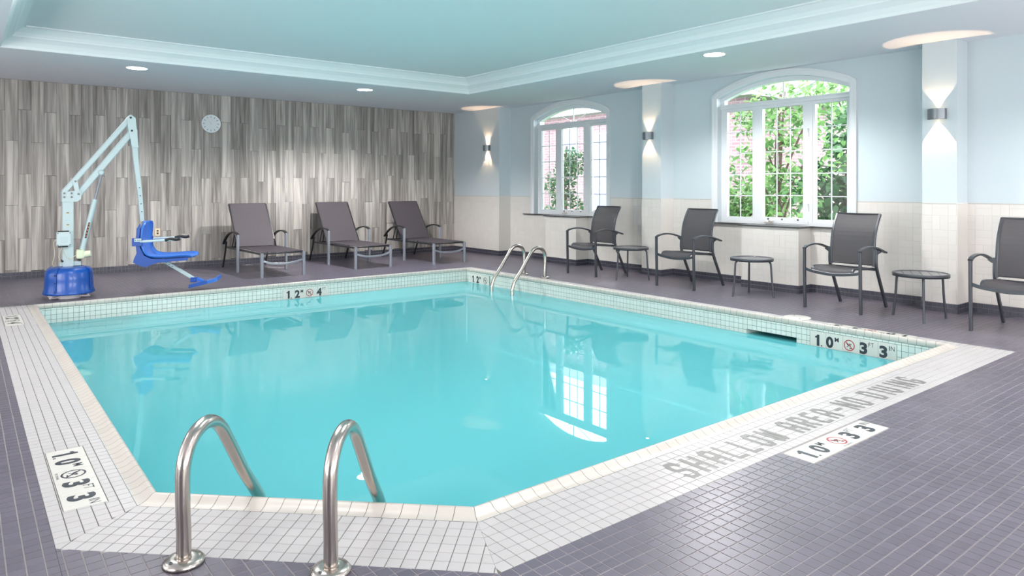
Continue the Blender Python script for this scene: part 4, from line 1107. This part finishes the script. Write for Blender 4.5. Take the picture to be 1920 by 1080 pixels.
b = MB().bevbox((-.075, -.245, .585), (.040, -.205, .685), .006); sbuild(b, 'arm_bracket', M_dblue)
b = MB().bevbox((-.075, .205, .585), (.040, .245, .685), .006); sbuild(b, 'arm_bracket', M_dblue)
b = MB().bevbox((-.045, -.252, .640), (.035, -.244, .680), .003); sbuild(b, 'bracket_plate', M_liftw)
for x in (-.03, -.0, .02): b = MB().tube([(x, -.256, .66), (x, -.25, .66)], .006, 8); sbuild(b, 'plate_bolt', M_rubber)
for s in (-1, 1):
    b = MB().tube([(.02, s*.232, .640), (.30, s*.236, .655), (.40, s*.236, .660)], .0155, 12); sbuild(b, 'armrest', M_liftw)
    b = MB().tube(spline([(.30, s*.236, .655), (.36, s*.236, .668), (.43, s*.236, .662), (.47, s*.236, .672)], 4), .020, 12); sbuild(b, 'grip', M_rubber)
b = MB().bar([(.20, 0, .395), (.60, 0, .130)], .040, .040); sbuild(b, 'leg_bar', M_liftw)
for k in range(3): b = MB().tube([(.26+.035*k, -.026, .355-.0232*k), (.26+.035*k, -.015, .355-.0232*k)], .006, 8); sbuild(b, 'arm_hole', M_rubber)
b = MB().bevbox((.545, -.045, .105), (.615, .045, .165), .006); sbuild(b, 'foot_bracket', M_dblue)
b = MB(); b.prism([(.585, .115), (.625, .160), (.70, .125), (.69, .105)], -.03, .03); sbuild(b, 'foot_bracket', M_blue)
b = MB(); b.prism([(.545, .045), (.560, .075), (.86, .150), (.872, .178), (.884, .176), (.880, .125), (.850, .110)], -.125, .125); sbuild(b, 'footrest', M_blue)
b = MB(); b.prism([(.545, .040), (.545, .085), (.76, .135), (.76, .090)], -.135, -.125); sbuild(b, 'footrest_edge', M_dblue)

# ---- clock, socket
ck = thing('wall_clock', 'round white wall clock on the wood-look wall', 'clock', (3.228, YB, 2.354))
RY = Matrix.Rotation(pi/2, 3, 'X')
MB().lathe([(.02, 0), (.150, 0), (.150, .035), (.146, .042), (.138, .042), (.136, .022), (.001, .022)], 56, M=RY).build('rim', M_clockrim, ck)
MB().lathe([(.136, .0225), (.0001, .0235)], 48, M=RY).build('dial', M_clock, ck)
for k in range(12):
    a = k*pi/6; l0, l1 = (.098, .128); w_ = .004
    m = MB(); d = Vector((sin(a), 0, cos(a))); e = Vector((cos(a), 0, -sin(a)))*w_
    m.add([d*l0-e+Vector((0, -.0245, 0)), d*l1-e+Vector((0, -.0245, 0)), d*l1+e+Vector((0, -.0245, 0)), d*l0+e+Vector((0, -.0245, 0))], [(0, 1, 2, 3)]); m.build('hour_mark', M_tick, ck, recalc=False)
for nm, a, l, w_ in (('hour_hand', radians(-38), .06, .0035), ('minute_hand', radians(12), .09, .0025)):
    d = Vector((sin(a), 0, cos(a))); e = Vector((cos(a), 0, -sin(a)))
    m = MB(); m.add([d*-.015-e*w_+Vector((0, -.027, 0)), d*l-e*w_*.5+Vector((0, -.027, 0)), d*l+e*w_*.5+Vector((0, -.027, 0)), d*-.015+e*w_+Vector((0, -.027, 0))], [(0, 1, 2, 3)]); m.build(nm, mat('hand_grey', '#b4bcc0', .4), ck, recalc=False)
so = thing('wall_socket', 'cream electrical outlet on the wood-look wall behind the lift seat', 'socket', (2.43, YB, .60))
MB().bevbox((-.038, -.008, -.058), (.038, .002, .058), .003).build('cover_plate', M_cream2, so)
for z in (-.02, .02): MB().bevbox((-.014, -.011, z-.014), (.014, -.007, z+.014), .002).build('outlet', M_bark, so)

# ---- sconces -------------------------------------------------------------------
def sconce(y, label):
    t = thing('wall_sconce', label, 'wall lamp', (XF, y, 2.07), group='up-and-down wall lamps')
    n = 20; prof = [(-.006, -.083), (-.060, -.083)] + [(-.060-.045*sin(pi*k/n), -.083+.166*k/n) for k in range(1, n)] + [(-.060, .083), (-.006, .083)]
    o = MB(); th = .004
    inner = [(min(-.006, x+(.004 if x < -.05 else 0)), yy*.95) for x, yy in prof]
    m = len(prof); vs = [(x, yy, z) for z in (-.055, .055) for x, yy in prof] + [(x, yy, z) for z in (-.055, .055) for x, yy in inner]
    fs = [(i, i+1, m+i+1, m+i) for i in range(m-1)] + [(2*m+i, 3*m+i, 3*m+i+1, 2*m+i+1) for i in range(m-1)] + [(i, 2*m+i, 2*m+i+1, i+1) for i in range(m-1)] + [(m+i, m+i+1, 3*m+i+1, 3*m+i) for i in range(m-1)]
    o.add(vs, fs); o.build('shade', M_sconce, t)
    MB().box((-.008, -.075, -.050), (0, .075, .050)).build('back_plate', M_sconce, t)
    MB().box((-.060, -.079, -.002), (-.008, .079, .002)).build('divider', M_sconce, t)
    for s in (1, -1):
        MB().lathe([(.020, 0), (.020, .004), (.0001, .004)], 16, c=(-.045, 0, s*.040-.002)).build('lens', M_lampwarm, t)
        l = bpy.data.lights.new('sconce_beam', 'SPOT'); l.energy = 13 if s > 0 else 22; l.color = (1, .66, .40); l.spot_size = radians(72); l.spot_blend = .06; l.shadow_soft_size = .003
        q = link(bpy.data.objects.new('sconce_beam', l), t); q.location = (-.024, 0, s*.054); q.rotation_euler = (pi if s > 0 else 0, 0, 0)
sconce(10.957, 'grey wall lamp on the corner pier left of the far window')
sconce(6.90, 'grey wall lamp on the narrow pilaster between the windows')
sconce(2.985, 'grey wall lamp on the pilaster right of the near window')
# ---- downlights -------------------------------------------------------------------
def downlight(x, y, label, pw=150):
    t = thing('ceiling_downlight', label, 'ceiling light', (x, y, ZC), group='recessed ceiling lights')
    MB().lathe([(.118, -.001), (.132, -.001), (.134, -.006), (.128, -.009), (.118, -.007)], 40, cap=False).build('trim_ring', M_trimw, t)
    MB().lathe([(.118, -.005), (.0001, -.005)], 40).build('lens', M_downlight, t)
    l = bpy.data.lights.new('downlight_beam', 'SPOT'); l.energy = pw; l.color = (1, .965, .95); l.spot_size = radians(150); l.spot_blend = .5; l.shadow_soft_size = .05
    q = link(bpy.data.objects.new('downlight_beam', l), t); q.location = (0, 0, -.07)
downlight(1.765, 10.0, 'round downlight above the white and blue lift', 90)
downlight(4.95, 10.0, 'round downlight above the loungers', 270)
downlight(6.80, 4.87, 'round downlight in front of the near window')
downlight(6.80, 1.0, 'round downlight out of view beyond the near armchair', 110)
downlight(-1.6, 6.0, 'round downlight out of view over the left deck', 40)
downlight(1.8, .6, 'round downlight out of view near the photographer', 25)
downlight(4.6, .6, 'round downlight out of view over the near deck', 40)

# ================================================================== OUTDOORS
b = MB(); b.box((8.6, -6, -.4), (40, 34, -.3)); tag(b.build('lawn', M_grass), 'green lawn outside the windows', 'lawn', kind='structure')
bd = thing('brick_building', 'pale pink brick building wing seen through the far window', 'building', (13.6, 8.9, -.3))
MB().box((0, 0, 0), (6, 9.5, 3.6)).build('brick_wall', M_brick, bd)
MB().prism([(-.4, 3.6), (6.4, 3.6), (3, 5.2)], -.35, 9.9).build('roof', M_roof, bd)
M_far = mat('far_window_glass', '#6a6c90', .2)
for y0, y1, z0, z1 in ((3.9, 4.75, 1.0, 3.1), (5.35, 6.0, 2.55, 3.3), (1.2, 2.2, 1.1, 2.6)):
    f = MB().box((-.05, y0, z0), (.02, y1, z1)).build('building_window', M_wtrim, bd)
    MB().box((-.06, y0+.06, z0+.06), (-.04, y1-.06, z1-.06)).build('window_pane', M_far, f)
def leaf_mesh(m):
    me = bpy.data.meshes.new('leaf')
    me.from_pydata([(0,0,0),(.035,.03,.008),(.035,-.03,.008),(.075,.028,.004),(.075,-.028,.004),(.115,0,-.012),(.06,0,-.004)], [], [(0,2,6),(0,6,1),(1,6,3),(2,4,6),(6,4,5),(6,5,3)])
    me.update(); me.materials.append(m); return me
def rrot():
    return Matrix.Rotation(random.uniform(0, 2*pi), 4, 'Z') @ Matrix.Rotation(random.uniform(-.9, 1.1), 4, 'Y') @ Matrix.Rotation(random.uniform(-.8, .8), 4, 'X')
def tree(name, label, loc, h, blobs, n_single, n_many, m, sc=1.0):
    t = thing(name, label, 'tree' if 'tree' in name else 'shrub', loc)
    MB().tube(spline([(0, 0, 0), (.04, .02, h*.3), (-.03, .05, h*.6), (.02, 0, h*.92)], 4), .05, 8, scale=[1-.045*k for k in range(13)]).build('trunk', M_bark, t)
    br = MB()
    for bx, by, bz, br_ in blobs: br.tube(spline([(0, 0, max(.1, bz*.55)), (bx*.5, by*.5, bz*.8), (bx, by, bz)], 4), .018, 6)
    br.build('branch', M_bark, t)
    lm = leaf_mesh(m)
    def pos():
        bx, by, bz, r = random.choice(blobs)
        while True:
            v = Vector([random.uniform(-1, 1) for _ in range(3)])
            if .15 < v.length < 1: break
        return Vector((bx, by, bz)) + v*r
    for k in range(n_single):
        p = pos(); o = link(bpy.data.objects.new('leaf', lm), t); o.matrix_local = Matrix.Translation(p - Vector((.12, 0, 0))) @ rrot() @ Matrix.Scale(sc*random.uniform(.8, 1.4), 4)
    V_, F_ = [], []; base = [v.co.copy() for v in lm.vertices]; bf = [tuple(p.vertices) for p in lm.polygons]
    for k in range(n_many):
        M = Matrix.Translation(pos()) @ rrot() @ Matrix.Scale(sc*random.uniform(.7, 1.2), 4); b0 = len(V_)
        V_ += [M @ v for v in base]; F_ += [tuple(b0+i for i in f) for f in bf]
    tag(meshobj('foliage', V_, F_, m, t), kind='stuff')
tree('leafy_tree', 'leafy green tree right outside the near window', (10.5, 6.25, -.3), 3.4,
     [(0, 0, 2.6, .5), (.1, -.5, 2.2, .55), (-.2, .35, 1.9, .45), (.3, .1, 3.2, .5), (.1, -.6, 3.0, .5), (0, -.2, 1.5, .5), (.2, .6, 2.8, .35)], 220, 1250, M_leaf)
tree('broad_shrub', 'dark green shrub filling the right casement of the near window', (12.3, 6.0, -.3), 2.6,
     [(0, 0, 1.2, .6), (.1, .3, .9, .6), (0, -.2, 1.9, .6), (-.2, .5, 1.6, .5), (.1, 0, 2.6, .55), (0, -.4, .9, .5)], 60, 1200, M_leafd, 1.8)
tree('low_shrub', 'low pale green shrub at the bottom of the near window', (12.1, 8.0, -.3), 1.6,
     [(0, 0, .9, .55), (0, -.6, .95, .55), (.2, .6, .8, .5), (0, .2, 1.3, .4), (.1, -.5, 1.5, .45)], 40, 2200, M_leaf)
tree('tall_tree', 'tall light green tree showing in the arch of the near window', (14.9, 6.9, -.3), 4.2,
     [(0, 0, 3.2, .8), (0, -1, 3.4, .7), (.1, .7, 3.6, .6), (0, -.6, 2.3, .8), (0, .2, 4.0, .6), (0, -.3, 1.3, .9)], 0, 900, M_leaf, 1.4)
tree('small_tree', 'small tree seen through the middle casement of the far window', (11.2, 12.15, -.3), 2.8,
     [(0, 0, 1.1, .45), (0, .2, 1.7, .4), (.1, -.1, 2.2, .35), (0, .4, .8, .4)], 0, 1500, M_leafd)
for o in COL.objects:
    if o.type == 'MESH' and len(o.data.polygons) and 'NONE' == 'x': pass
